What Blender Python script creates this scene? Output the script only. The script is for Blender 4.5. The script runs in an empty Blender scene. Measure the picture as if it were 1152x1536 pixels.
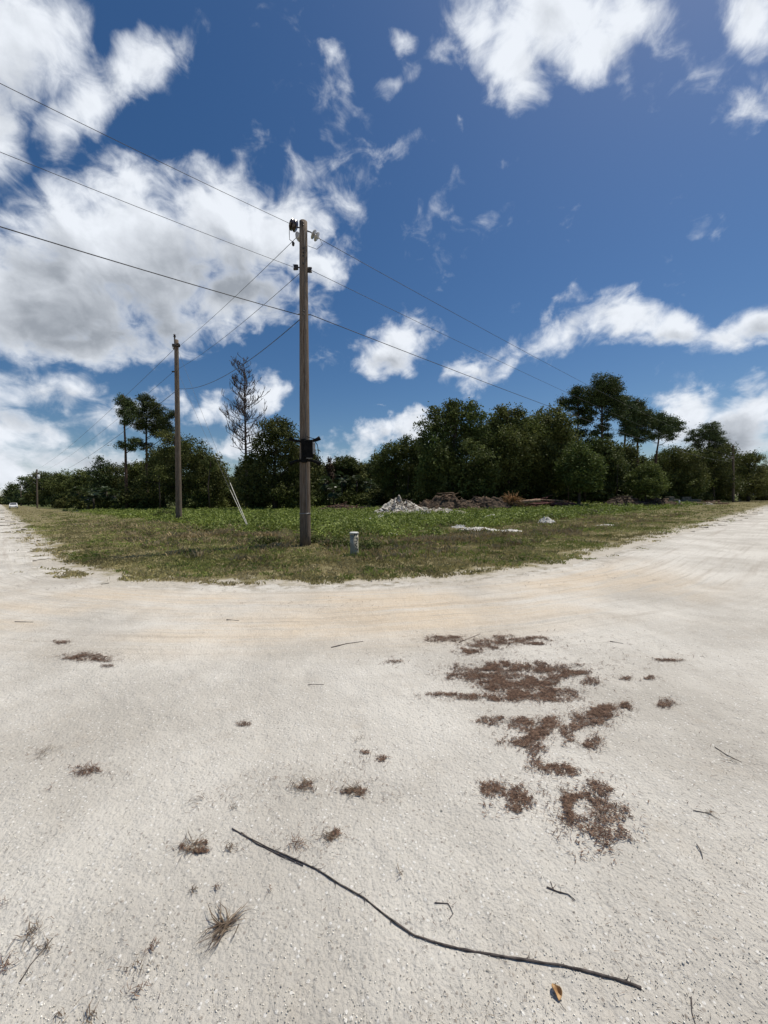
import bpy, math, random
import numpy as np
from mathutils import Vector, Matrix, Quaternion
rnd = random.Random(7); rng = np.random.default_rng(7)
R = math.radians
scene = bpy.context.scene
C = scene.collection

# ------------------------------------------------------------------ camera
EYE = Vector((0, 0, 1.6))
cam_d = bpy.data.cameras.new('camera'); cam = bpy.data.objects.new('camera', cam_d); C.objects.link(cam)
cam_d.sensor_fit = 'HORIZONTAL'; cam_d.sensor_width = 36; cam_d.lens = 18
cam_d.clip_start = 0.05; cam_d.clip_end = 12000
PITCH = math.atan(19.5 / 576); ROLL = R(0.62)
cam.location = EYE
CM = Matrix.Rotation(R(90) - PITCH, 3, 'X') @ Matrix.Rotation(-ROLL, 3, 'Z')
cam.rotation_euler = CM.to_euler()
scene.camera = cam
scene.render.resolution_x = 768; scene.render.resolution_y = 1024

# ------------------------------------------------------------------ view and sun
scene.view_settings.view_transform = 'Standard'; scene.view_settings.look = 'None'
scene.view_settings.gamma = 1; scene.view_settings.exposure = 0.13
SUN_EL, SUN_AZ = 64, 62          # degrees; azimuth clockwise from +Y
sd = Vector((math.sin(R(SUN_AZ)) * math.cos(R(SUN_EL)), math.cos(R(SUN_AZ)) * math.cos(R(SUN_EL)), math.sin(R(SUN_EL))))
ld = bpy.data.lights.new('sun', 'SUN'); ld.energy = 3.7; ld.angle = R(0.53); ld.color = (1, 0.935, 0.83)
sun = bpy.data.objects.new('sun', ld); C.objects.link(sun)
sun.rotation_euler = sd.to_track_quat('Z', 'Y').to_euler(); sun.location = (0, 0, 40)

# ------------------------------------------------------------------ pixel helpers (photo pixels, 1152 x 1536)
def ray(px, py):
    return (CM @ Vector(((px - 576) / 576, (768 - py) / 576, -1))).normalized()
def P(px, py, D):
    d = ray(px, py); return EYE + d * (D / d.y)
def G(px, py, z=0.0):
    d = ray(px, py); return EYE + d * ((z - EYE.z) / d.z)

# ------------------------------------------------------------------ world: sky + clouds
world = bpy.data.worlds.new('World'); scene.world = world; world.use_nodes = True
W = world.node_tree; W.nodes.clear()
def N(t, typ, **kw):
    n = t.nodes.new(typ)
    for k, v in kw.items():
        if k.startswith('i_'):
            key = k[2:]; n.inputs[int(key) if key.isdigit() else key].default_value = v
        else: setattr(n, k, v)
    return n
def math_n(t, op, a, b=None, c=None, clamp=False):
    n = t.nodes.new('ShaderNodeMath'); n.operation = op; n.use_clamp = clamp
    for i, v in enumerate((a, b, c)):
        if v is None: continue
        if isinstance(v, (int, float)): n.inputs[i].default_value = v
        else: t.links.new(v, n.inputs[i])
    return n.outputs[0]
# cloud masses: centre x, y, half width, half height (photo pixels), tilt (deg, counter-clockwise), weight
CL = [(30, 60, 150, 130, 0, .95), (-10, 190, 90, 110, 0, .8), (140, 165, 120, 66, 40, .82), (205, 95, 92, 78, 30, .9), (110, 210, 60, 70, 0, .7), (-120, 80, 200, 260, 0, 1),
      (330, 335, 185, 120, 0, 1.25), (190, 385, 240, 150, 0, 1.35), (60, 450, 230, 130, 0, 1.35), (425, 350, 115, 100, 0, 1.05), (215, 285, 95, 70, 0, .95),
      (50, 330, 100, 60, 0, .62), (482, 392, 52, 48, 0, .9), (180, 300, 150, 70, 0, .9), (240, 480, 160, 60, 0, .9), (120, 505, 200, 65, 0, 1.2), (340, 445, 160, 78, 0, 1.2), (-120, 400, 220, 160, 0, 1),
      (450, 262, 120, 50, -10, .46), (520, 285, 50, 70, 10, .46), (365, 225, 90, 30, 15, .40),
      (60, 590, 150, 65, 0, .85), (190, 620, 120, 50, 10, .75), (20, 655, 190, 55, 0, .85), (110, 690, 170, 45, 0, .85), (-30, 725, 230, 55, 0, .95), (160, 715, 120, 30, 0, .7), (-100, 620, 200, 120, 0, .9),
      (262, 600, 55, 36, 0, .8), (395, 585, 62, 46, 10, .95), (320, 612, 70, 40, 0, .8), (350, 675, 80, 40, 0, .7), (230, 640, 90, 45, 0, .6),
      (600, 512, 92, 62, 22, 1.0), (715, 545, 84, 50, 24, 1.0), (585, 652, 105, 40, 6, 1.0), (520, 680, 80, 40, 0, .85), (655, 650, 70, 35, 0, .8), (490, 700, 90, 30, 0, .7),
      (855, 482, 80, 60, 20, .9), (935, 478, 100, 56, 0, .95), (1030, 500, 100, 50, -15, .9), (1085, 512, 80, 36, 0, .85), (1135, 490, 80, 48, 25, .9), (960, 515, 150, 28, -3, .6), (1250, 470, 120, 70, 0, .9),
      (1045, 612, 66, 46, 10, .95), (1125, 625, 100, 62, 30, .95), (1100, 665, 150, 50, 0, .9), (1230, 610, 140, 90, 0, 1), (1020, 650, 70, 35, 0, .7),
      (840, 40, 220, 105, 0, .86), (775, 115, 95, 80, 0, .9), (900, 85, 115, 70, 15, .85), (715, 60, 100, 70, 30, .8), (960, 40, 90, 70, 30, .85), (715, 45, 80, 65, 0, .7), (960, 10, 60, 50, 0, .8), (830, -60, 240, 110, 0, .8),
      (592, 62, 38, 30, 10, .6), (585, 130, 75, 30, 50, .38), (602, 238, 48, 24, 35, .56), (550, 190, 45, 45, 30, .22), (740, 225, 42, 24, 20, .55),
      (1140, 25, 70, 75, 40, .95), (1125, 165, 95, 40, 24, .8), (1190, 130, 70, 50, 0, .9), (505, 80, 25, 25, 30, .45), (565, 607, 20, 9, 0, .6), (684, 185, 16, 20, 30, .48)]
def mass_group(name, masses):
    cg = bpy.data.node_groups.new(name, 'ShaderNodeTree')
    cg.interface.new_socket('Vector', in_out='INPUT', socket_type='NodeSocketVector')
    cg.interface.new_socket('Cover', in_out='OUTPUT', socket_type='NodeSocketFloat')
    gi = cg.nodes.new('NodeGroupInput'); go = cg.nodes.new('NodeGroupOutput')
    acc = None
    for (cx, cy, rx, ry, an, wt) in masses:
        d = ray(cx, cy)
        m = cg.nodes.new('ShaderNodeMapping'); m.vector_type = 'TEXTURE'
        m.inputs['Location'].default_value = (d.x / d.y, d.z / d.y, 0)
        m.inputs['Rotation'].default_value = (0, 0, R(an)); m.inputs['Scale'].default_value = (rx / 576, ry / 576, 1)
        g = cg.nodes.new('ShaderNodeTexGradient'); g.gradient_type = 'SPHERICAL'
        cg.links.new(gi.outputs[0], m.inputs['Vector']); cg.links.new(m.outputs[0], g.inputs[0])
        v = math_n(cg, 'MULTIPLY', math_n(cg, 'POWER', g.outputs['Fac'], 0.8), wt)
        acc = v if acc is None else math_n(cg, 'SMOOTH_MAX', acc, v, 0.12)
    cg.links.new(acc, go.inputs[0]); return cg
# thick bellies of the big clouds, where their undersides turn grey
BELLY = [(150, 475, 270, 100, 0, 1), (330, 415, 200, 80, -10, .95), (60, 400, 120, 70, 0, .75), (30, 150, 130, 90, 0, .55), (60, 625, 170, 45, 0, .8), (180, 690, 200, 40, 0, .8), (1110, 655, 130, 40, 0, .75), 
         (590, 672, 110, 26, 0, .6), (900, 515, 90, 24, 0, .45), (1030, 515, 90, 22, 0, .45), (600, 530, 60, 24, 0, .45), (720, 556, 60, 20, 0, .45), (1150, 505, 60, 26, 0, .5), (380, 612, 60, 22, 0, .5), (840, 30, 120, 50, 0, .25)]
cg = mass_group('cloud_cover', CL); cg2 = mass_group('cloud_belly', BELLY)
tc = N(W, 'ShaderNodeTexCoord'); sep = N(W, 'ShaderNodeSeparateXYZ'); W.links.new(tc.outputs['Generated'], sep.inputs[0])
ysafe = math_n(W, 'MAXIMUM', sep.outputs['Y'], 0.06)
comb = N(W, 'ShaderNodeCombineXYZ')
W.links.new(math_n(W, 'DIVIDE', sep.outputs['X'], ysafe), comb.inputs[0])
W.links.new(math_n(W, 'DIVIDE', sep.outputs['Z'], ysafe), comb.inputs[1])
def noise(t, vec, scale, detail=5, rough=.55, dist=0.0, out='Fac', lac=2.0):
    n = t.nodes.new('ShaderNodeTexNoise'); n.inputs['Scale'].default_value = scale; n.inputs['Detail'].default_value = detail
    n.inputs['Roughness'].default_value = rough; n.inputs['Distortion'].default_value = dist; n.inputs['Lacunarity'].default_value = lac
    if vec is not None: t.links.new(vec, n.inputs['Vector'])
    return n.outputs[out]
def vmath(t, op, a, b=None, s=None):
    n = t.nodes.new('ShaderNodeVectorMath'); n.operation = op
    for i, v in enumerate((a, b)):
        if v is None: continue
        if isinstance(v, tuple): n.inputs[i].default_value = v
        else: t.links.new(v, n.inputs[i])
    if s is not None: n.inputs['Scale'].default_value = s
    return n.outputs[0]
def maprange(t, v, a, b, c=0., d=1., smooth=True):
    n = t.nodes.new('ShaderNodeMapRange'); n.interpolation_type = 'SMOOTHSTEP' if smooth else 'LINEAR'
    t.links.new(v, n.inputs[0])
    for i, x in enumerate((a, b, c, d)): n.inputs[i + 1].default_value = x
    return n.outputs[0]
dirv = tc.outputs['Generated']
warp1 = vmath(W, 'SCALE', vmath(W, 'SUBTRACT', noise(W, dirv, 4.2, 4, .6, 0, 'Color'), (.5, .5, .5)), None, 0.20)
warp2 = vmath(W, 'SCALE', vmath(W, 'SUBTRACT', noise(W, dirv, 16, 6, .65, 0, 'Color'), (.5, .5, .5)), None, 0.075)
q = vmath(W, 'ADD', vmath(W, 'ADD', comb.outputs[0], warp1), warp2)
def cover(vec, grp=None):
    g = W.nodes.new('ShaderNodeGroup'); g.node_tree = grp or cg; W.links.new(vec, g.inputs[0]); return g.outputs[0]
c0 = cover(q); c1 = cover(q, cg2)
n_big = noise(W, dirv, 6.0, 9, .56, .3); n_fine = noise(W, vmath(W, 'MULTIPLY', dirv, (1, 1, 1.5)), 17, 8, .58, .6)
det = math_n(W, 'ADD', math_n(W, 'MULTIPLY', math_n(W, 'SUBTRACT', n_big, .5), 1.4), math_n(W, 'MULTIPLY', math_n(W, 'SUBTRACT', n_fine, .5), .95))
front = maprange(W, sep.outputs['Y'], .06, .2)
dens = math_n(W, 'MULTIPLY', math_n(W, 'ADD', c0, det), front)
alpha = maprange(W, dens, .26, .86)
n_sh = noise(W, vmath(W, 'ADD', dirv, (.010, .008, .022)), 6.0, 9, .56, .3)
dens1 = math_n(W, 'ADD', c1, math_n(W, 'MULTIPLY', math_n(W, 'SUBTRACT', n_sh, .5), .45))
n_up = noise(W, vmath(W, 'ADD', vmath(W, 'MULTIPLY', dirv, (1, 1, 1.5)), (.006, .005, .014)), 17, 8, .58, .6)
emb = math_n(W, 'ADD', math_n(W, 'MULTIPLY', math_n(W, 'SUBTRACT', n_sh, n_big), 1.5), math_n(W, 'MULTIPLY', math_n(W, 'SUBTRACT', n_up, n_fine), .40))
under = math_n(W, 'MULTIPLY', maprange(W, dens1, .02, .80), maprange(W, dens, .40, .95))
shade = math_n(W, 'ADD', math_n(W, 'MULTIPLY', under, .88), math_n(W, 'ADD', emb, .03), clamp=True)
sky = N(W, 'ShaderNodeTexSky', sky_type='NISHITA', sun_disc=False)
sky.sun_elevation = R(SUN_EL); sky.sun_rotation = R(SUN_AZ); sky.altitude = 0; sky.air_density = 1.0; sky.dust_density = .6; sky.ozone_density = 3.0
hs = N(W, 'ShaderNodeHueSaturation'); hs.inputs['Hue'].default_value = .502; hs.inputs['Saturation'].default_value = 1.27; hs.inputs['Value'].default_value = 1.0
W.links.new(sky.outputs[0], hs.inputs['Color'])
b1 = N(W, 'ShaderNodeBackground'); b1.inputs['Strength'].default_value = 0.068; W.links.new(hs.outputs[0], b1.inputs[0])
cr = N(W, 'ShaderNodeMix', data_type='RGBA'); W.links.new(shade, cr.inputs[0])
cr.inputs[6].default_value = (.78, .82, .88, 1); cr.inputs[7].default_value = (.30, .33, .375, 1)
b2 = N(W, 'ShaderNodeBackground'); b2.inputs['Strength'].default_value = 1.0; W.links.new(cr.outputs[2], b2.inputs[0])
mx = N(W, 'ShaderNodeMixShader'); W.links.new(alpha, mx.inputs[0]); W.links.new(b1.outputs[0], mx.inputs[1]); W.links.new(b2.outputs[0], mx.inputs[2])
wo = N(W, 'ShaderNodeOutputWorld'); W.links.new(mx.outputs[0], wo.inputs[0])
world.cycles.sampling_method = 'MANUAL'; world.cycles.sample_map_resolution = 512
scene.cycles.max_bounces = 6; scene.cycles.transparent_max_bounces = 8

# ------------------------------------------------------------------ object helpers
def tag(o, label=None, cat=None, group=None, kind=None):
    if label: o['label'] = label
    if cat: o['category'] = cat
    if group: o['group'] = group
    if kind: o['kind'] = kind
    return o
def empty(name, loc=(0, 0, 0)):
    o = bpy.data.objects.new(name, None); C.objects.link(o); o.location = loc; o.empty_display_size = .3; return o
def np_mesh(name, V, F, smooth=False, attr=None):
    V = np.asarray(V, dtype=np.float32); F = np.asarray(F, dtype=np.int32)
    me = bpy.data.meshes.new(name); n, k = F.shape
    me.vertices.add(len(V)); me.vertices.foreach_set('co', V.ravel())
    me.loops.add(n * k); me.loops.foreach_set('vertex_index', F.ravel())
    me.polygons.add(n); me.polygons.foreach_set('loop_start', np.arange(n, dtype=np.int32) * k)
    me.polygons.foreach_set('loop_total', np.full(n, k, dtype=np.int32))
    if smooth: me.polygons.foreach_set('use_smooth', np.ones(n, dtype=bool))
    if attr:
        for an, av in attr.items():
            a = me.attributes.new(an, 'FLOAT', 'POINT'); a.data.foreach_set('value', np.asarray(av, dtype=np.float32))
    me.update(calc_edges=True); return me
def obj(name, me, mat=None, parent=None, loc=(0, 0, 0)):
    o = bpy.data.objects.new(name, me); C.objects.link(o)
    if mat and not me.materials: me.materials.append(mat)
    o.location = loc
    if parent: o.parent = parent
    return o
class MB:
    def __init__(s): s.v = []; s.f = []
    def tube(s, pts, rad, n=8, cap=True, jit=0):
        pts = [Vector(p) for p in pts]
        if not isinstance(rad, (list, tuple)): rad = [rad] * len(pts)
        b = len(s.v); up = None
        for i, p in enumerate(pts):
            t = (pts[min(i + 1, len(pts) - 1)] - pts[max(i - 1, 0)]).normalized()
            if up is None: up = t.orthogonal().normalized()
            up = (up - t * up.dot(t)); up = up.normalized() if up.length > 1e-6 else t.orthogonal().normalized()
            w = t.cross(up)
            for k in range(n):
                a = 2 * math.pi * k / n; r = rad[i] * (1 + (rnd.uniform(-jit, jit) if jit else 0))
                s.v.append(p + (up * math.cos(a) + w * math.sin(a)) * r)
        for i in range(len(pts) - 1):
            for k in range(n):
                a = b + i * n + k; c = b + i * n + (k + 1) % n
                s.f.append((a, c, c + n, a + n))
        if cap:
            s.f.append(tuple(b + k for k in reversed(range(n)))); e = b + (len(pts) - 1) * n
            s.f.append(tuple(e + k for k in range(n)))
        return s
    def box(s, c, sz, rot=None):
        b = len(s.v); c = Vector(c)
        for x in (-.5, .5):
            for y in (-.5, .5):
                for z in (-.5, .5):
                    p = Vector((x * sz[0], y * sz[1], z * sz[2]))
                    if rot: p = rot @ p
                    s.v.append(c + p)
        s.f += [tuple(b + i for i in q) for q in ((0, 1, 3, 2), (4, 6, 7, 5), (0, 4, 5, 1), (2, 3, 7, 6), (0, 2, 6, 4), (1, 5, 7, 3))]
        return s
    def lathe(s, base, axis, prof, n=14):
        axis = Vector(axis).normalized(); base = Vector(base)
        return s.tube([base + axis * h for h, r in prof], [r for h, r in prof], n)
    def build(s, name, mat, parent=None, smooth=True, bevel=0, origin=None):
        me = bpy.data.meshes.new(name)
        vv = s.v if origin is None else [v - Vector(origin) for v in s.v]
        me.from_pydata([tuple(v) for v in vv], [], s.f)
        if smooth:
            me.polygons.foreach_set('use_smooth', [len(p.vertices) == 4 for p in me.polygons])
        me.update(); o = obj(name, me, mat, parent)
        if origin is not None: o.location = origin
        if bevel:
            m = o.modifiers.new('bevel', 'BEVEL'); m.width = bevel; m.segments = 2
        return o
def fbm(x, y, seed=0, octv=4):
    r = np.random.default_rng(seed); out = np.zeros_like(x, dtype=float); a = 1.0; f = 1.0; tot = 0
    for o in range(octv):
        for k in range(5):
            th = r.uniform(0, 6.28); ph = r.uniform(0, 6.28); ff = f * r.uniform(.7, 1.4)
            out += a * np.sin((x * math.cos(th) + y * math.sin(th)) * ff * 6.28 + ph + 1.3 * np.sin((x * math.sin(th) - y * math.cos(th)) * ff * 4 + ph * 2)) / 5
        tot += a; a *= .5; f *= 2.03
    return out / tot * 1.8

# ------------------------------------------------------------------ materials
def mat(name, c1, c2, scale=5., rough=.85, c3=None, s3=1., bump=0., bscale=30., detail=5, coord='Object', stretch=(1, 1, 1), rnd_obj=0., spec=.3, transl=0., lo=.35, hi=.65, attr=None, metal=0., bdist=.02):
    m = bpy.data.materials.new(name); m.use_nodes = True; t = m.node_tree; t.nodes.clear()
    out = N(t, 'ShaderNodeOutputMaterial'); bs = N(t, 'ShaderNodeBsdfPrincipled')
    bs.inputs['Roughness'].default_value = rough; bs.inputs['Specular IOR Level'].default_value = spec; bs.inputs['Metallic'].default_value = metal
    co = N(t, 'ShaderNodeTexCoord').outputs[coord]
    if stretch != (1, 1, 1): co = vmath(t, 'MULTIPLY', co, stretch)
    f = maprange(t, noise(t, co, scale, detail), lo, hi)
    mxn = N(t, 'ShaderNodeMix', data_type='RGBA'); t.links.new(f, mxn.inputs[0]); mxn.inputs[6].default_value = (*c1, 1); mxn.inputs[7].default_value = (*c2, 1)
    col = mxn.outputs[2]
    if c3:
        f3 = maprange(t, noise(t, co, s3, 4), .48, .66)
        m3 = N(t, 'ShaderNodeMix', data_type='RGBA'); t.links.new(f3, m3.inputs[0]); t.links.new(col, m3.inputs[6]); m3.inputs[7].default_value = (*c3, 1); col = m3.outputs[2]
    if attr:
        at = N(t, 'ShaderNodeAttribute'); at.attribute_name = attr
        val = maprange(t, at.outputs['Fac'], 0, 1, .5, 1.5, False)
        h = N(t, 'ShaderNodeHueSaturation'); t.links.new(val, h.inputs['Value']); t.links.new(col, h.inputs['Color']); col = h.outputs[0]
    if rnd_obj:
        oi = N(t, 'ShaderNodeObjectInfo'); h = N(t, 'ShaderNodeHueSaturation')
        t.links.new(maprange(t, oi.outputs['Random'], 0, 1, 1 - rnd_obj, 1 + rnd_obj, False), h.inputs['Value'])
        t.links.new(maprange(t, math_n(t, 'FRACT', math_n(t, 'MULTIPLY', oi.outputs['Random'], 7.3)), 0, 1, .485, .515, False), h.inputs['Hue'])
        t.links.new(col, h.inputs['Color']); col = h.outputs[0]
    t.links.new(col, bs.inputs['Base Color'])
    if bump:
        bn = N(t, 'ShaderNodeBump'); bn.inputs['Strength'].default_value = bump; bn.inputs['Distance'].default_value = bdist
        t.links.new(noise(t, co, bscale, 6), bn.inputs['Height']); t.links.new(bn.outputs[0], bs.inputs['Normal'])
    sh = bs.outputs[0]
    if transl:
        tr = N(t, 'ShaderNodeBsdfTranslucent'); t.links.new(col, tr.inputs['Color'])
        ms = N(t, 'ShaderNodeMixShader'); ms.inputs[0].default_value = transl
        t.links.new(sh, ms.inputs[1]); t.links.new(tr.outputs[0], ms.inputs[2]); sh = ms.outputs[0]
    t.links.new(sh, out.inputs[0]); return m
M = {}
M['oak_leaf'] = mat('oak_leaf', (.066, .078, .022), (.135, .148, .044), .35, .65, spec=.15, rnd_obj=.22, transl=.18, attr='tint', c3=(.088, .115, .030), s3=.2)
M['light_leaf'] = mat('light_leaf', (.082, .112, .028), (.135, .165, .048), .5, .65, spec=.15, rnd_obj=.1, transl=.25, attr='tint')
M['pine_leaf'] = mat('pine_leaf', (.052, .076, .026), (.092, .118, .042), .6, .6, spec=.15, rnd_obj=.15, transl=.12, attr='tint')
M['palm_leaf'] = mat('palm_leaf', (.05, .08, .03), (.09, .12, .05), .6, .4, spec=.5, rnd_obj=.15, transl=.15, attr='tint')
M['far_leaf'] = mat('far_leaf', (.046, .064, .022), (.08, .10, .034), .12, .6, transl=.1, attr='tint')
M['rust_leaf'] = mat('rust_leaf', (.10, .05, .025), (.06, .05, .03), .8, .7, attr='tint')
M['bark'] = mat('bark', (.035, .028, .022), (.10, .08, .062), 3, .9, bump=.6, bscale=8, stretch=(3, 3, .6), rnd_obj=.2, bdist=.05)
M['pine_bark'] = mat('pine_bark', (.05, .032, .024), (.12, .075, .05), 4, .9, bump=.6, bscale=8, stretch=(2, 2, .8), bdist=.05)
M['dead_wood'] = mat('dead_wood', (.05, .036, .03), (.10, .072, .058), 4, .9)
M['pole_wood'] = mat('pole_wood', (.075, .050, .034), (.235, .185, .14), 5.5, .85, bump=.7, bscale=9, stretch=(9, 9, .35), c3=(.14, .12, .10), s3=3., bdist=.02, spec=.2, lo=.3, hi=.7)
M['metal'] = mat('galvanised_metal', (.18, .18, .18), (.30, .30, .30), 20, .5, metal=.6)
M['dark_metal'] = mat('dark_metal', (.02, .02, .02), (.05, .045, .04), 20, .5, spec=.4)
M['brown_glaze'] = mat('brown_glaze', (.02, .014, .012), (.04, .025, .02), 10, .2, spec=.6)
M['grey_glaze'] = mat('grey_glaze', (.28, .27, .26), (.45, .44, .42), 10, .25, spec=.6)
M['black_plastic'] = mat('black_plastic', (.006, .006, .006), (.012, .012, .012), 8, .8, spec=.1)
M['wire'] = mat('wire', (.05, .05, .055), (.09, .09, .095), 3, .55)
M['wire_grey'] = mat('wire_grey', (.10, .10, .10), (.16, .16, .16), 3, .5)
M['guard'] = mat('guard', (.50, .47, .39), (.66, .63, .55), 6, .5)
M['post'] = mat('post', (.30, .285, .215), (.44, .42, .33), 5, .7, c3=(.19, .18, .13), s3=6., bump=.3, bscale=30, bdist=.005)
M['post_cap'] = mat('post_cap', (.62, .62, .56), (.75, .75, .70), 7, .6)
M['ink'] = mat('ink', (.02, .02, .02), (.05, .05, .05), 20, .8)
M['white_paint'] = mat('white_paint', (.72, .72, .71), (.80, .80, .79), 4, .35, spec=.5)
M['glass'] = mat('glass', (.02, .025, .03), (.03, .035, .04), 4, .08, spec=.8)
M['rubber'] = mat('rubber', (.02, .02, .02), (.03, .03, .03), 10, .8)
M['fence_wood'] = mat('fence_wood', (.20, .19, .18), (.34, .33, .31), 2, .85, stretch=(8, 8, .5), bump=.3)
M['litter'] = mat('litter', (.088, .052, .036), (.21, .132, .088), 40, .9, attr='tint')
M['straw'] = mat('straw', (.085, .058, .038), (.21, .16, .11), 25, .85, attr='tint')
M['stick_bark'] = mat('stick_bark', (.045, .037, .034), (.12, .10, .09), 35, .8, bump=.5, bscale=120, bdist=.002)
M['leaf_tan'] = mat('leaf_tan', (.42, .24, .10), (.62, .42, .22), 30, .6, transl=.15)
M['log'] = mat('log', (.14, .09, .06), (.33, .23, .155), 4, .9, bump=.6, bscale=12, rnd_obj=.2)
M['red_log'] = mat('red_log', (.10, .04, .032), (.22, .11, .09), 3, .9, rnd_obj=.2)
M['root'] = mat('root', (.20, .095, .035), (.50, .30, .14), 3, .85)
M['soil'] = mat('soil', (.035, .026, .018), (.13, .09, .06), 2, .95, bump=.8, bscale=6, bdist=.1)
M['pile_sand'] = mat('pile_sand', (.36, .33, .27), (.74, .70, .62), 2.6, .95, c3=(.12, .09, .065), s3=1.7, bump=1., bscale=6, bdist=.2)
M['sand_bit'] = mat('sand_bit', (.50, .48, .43), (.72, .70, .65), 3, .95, bump=.8, bscale=12, bdist=.05)
M['grit'] = mat('grit', (.60, .55, .46), (.88, .84, .75), 60, .8, attr='tint')
M['block'] = mat('block', (.12, .105, .085), (.24, .21, .175), 3, .8)

# ------------------------------------------------------------------ terrain
RC = 9.5
def lot(x, y):
    """distance inside the grassed corner lot (negative on the sand roads)"""
    d1 = (x + y - 1.2) / 1.41421; d2 = (y - .905 * x - 5.1) / 1.3487
    inner = RC - np.hypot(np.maximum(RC - d1, 0), np.maximum(RC - d2, 0))
    return np.where((d1 < RC) & (d2 < RC), inner, np.minimum(d1, d2))
def sstep(v, a, b):
    t = np.clip((v - a) / (b - a), 0, 1); return t * t * (3 - 2 * t)
def H(x, y):
    x = np.asarray(x, float); y = np.asarray(y, float); l = lot(x, y)
    return .95 * sstep(l, 7, 28) * sstep((x + y) * .7, 34, 82) + .05 * sstep(l, 1, 6) * fbm(x * .12, y * .12, 3, 2)
def ground_pt(px, D):
    p = P(px, 750, D); return Vector((p.x, D, float(H(p.x, D))))
def polar(r0, r1, nr, na, a0=-math.pi, a1=math.pi):
    rr = r0 * (r1 / r0) ** np.linspace(0, 1, nr); aa = np.linspace(a0, a1, na)
    r, a = np.meshgrid(rr, aa, indexing='ij')
    x = (r * np.sin(a)).ravel(); y = (r * np.cos(a)).ravel()
    i, j = np.meshgrid(np.arange(nr - 1), np.arange(na - 1), indexing='ij'); b = (i * na + j).ravel()
    return x, y, np.stack([b, b + 1, b + na + 1, b + na], 1)

# ground sheet (soil under the grass)
def ground_material():
    m = bpy.data.materials.new('ground_soil'); m.use_nodes = True; t = m.node_tree; bs = t.nodes['Principled BSDF']
    bs.inputs['Roughness'].default_value = .95; bs.inputs['Specular IOR Level'].default_value = .1
    co = N(t, 'ShaderNodeTexCoord').outputs['Object']
    a = N(t, 'ShaderNodeMix', data_type='RGBA'); t.links.new(maprange(t, noise(t, co, 1.2, 7, .65), .35, .65), a.inputs[0])
    a.inputs[6].default_value = (.17, .15, .07, 1); a.inputs[7].default_value = (.27, .23, .13, 1)
    at = N(t, 'ShaderNodeAttribute'); at.attribute_name = 'edge'
    e = math_n(t, 'ADD', at.outputs['Fac'], math_n(t, 'MULTIPLY', math_n(t, 'SUBTRACT', noise(t, co, 1.6, 6, .7), .5), 3.2))
    s = N(t, 'ShaderNodeMix', data_type='RGBA'); t.links.new(maprange(t, e, .9, 0.1), s.inputs[0]); t.links.new(a.outputs[2], s.inputs[6]); s.inputs[7].default_value = (.50, .46, .39, 1)
    gz = N(t, 'ShaderNodeMix', data_type='RGBA'); t.links.new(maprange(t, at.outputs['Fac'], 6, 11), gz.inputs[0]); t.links.new(s.outputs[2], gz.inputs[6]); gz.inputs[7].default_value = (.11, .13, .045, 1)
    t.links.new(gz.outputs[2], bs.inputs['Base Color'])
    bn = N(t, 'ShaderNodeBump'); bn.inputs['Strength'].default_value = .8; bn.inputs['Distance'].default_value = .05
    t.links.new(noise(t, co, 9, 6), bn.inputs['Height']); t.links.new(bn.outputs[0], bs.inputs['Normal'])
    return m
x, y, F = polar(.4, 4000, 260, 361)
l = lot(x, y)
x2 = np.concatenate([x, [0.]]); y2 = np.concatenate([y, [0.]])
me = np_mesh('ground', np.stack([x, y, H(x, y)], 1), F, True, {'edge': l})
ground = tag(obj('ground', me, ground_material()), kind='structure')

def sand_relief(x, y):
    l = lot(x, y); rr = np.hypot(x, y)
    return (.016 * fbm(x * .35, y * .35, 21, 3) + .006 * fbm(x * 1.7, y * 1.7, 22, 3) + .0025 * fbm(x * 7, y * 7, 23, 3) * (rr < 9)
            + .012 * np.sin(l * 3.1 + .8 * fbm(x * .2, y * .2, 5, 2)) * sstep(-l, .2, 1) * sstep(-l, 6.5, 3.5))
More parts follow.
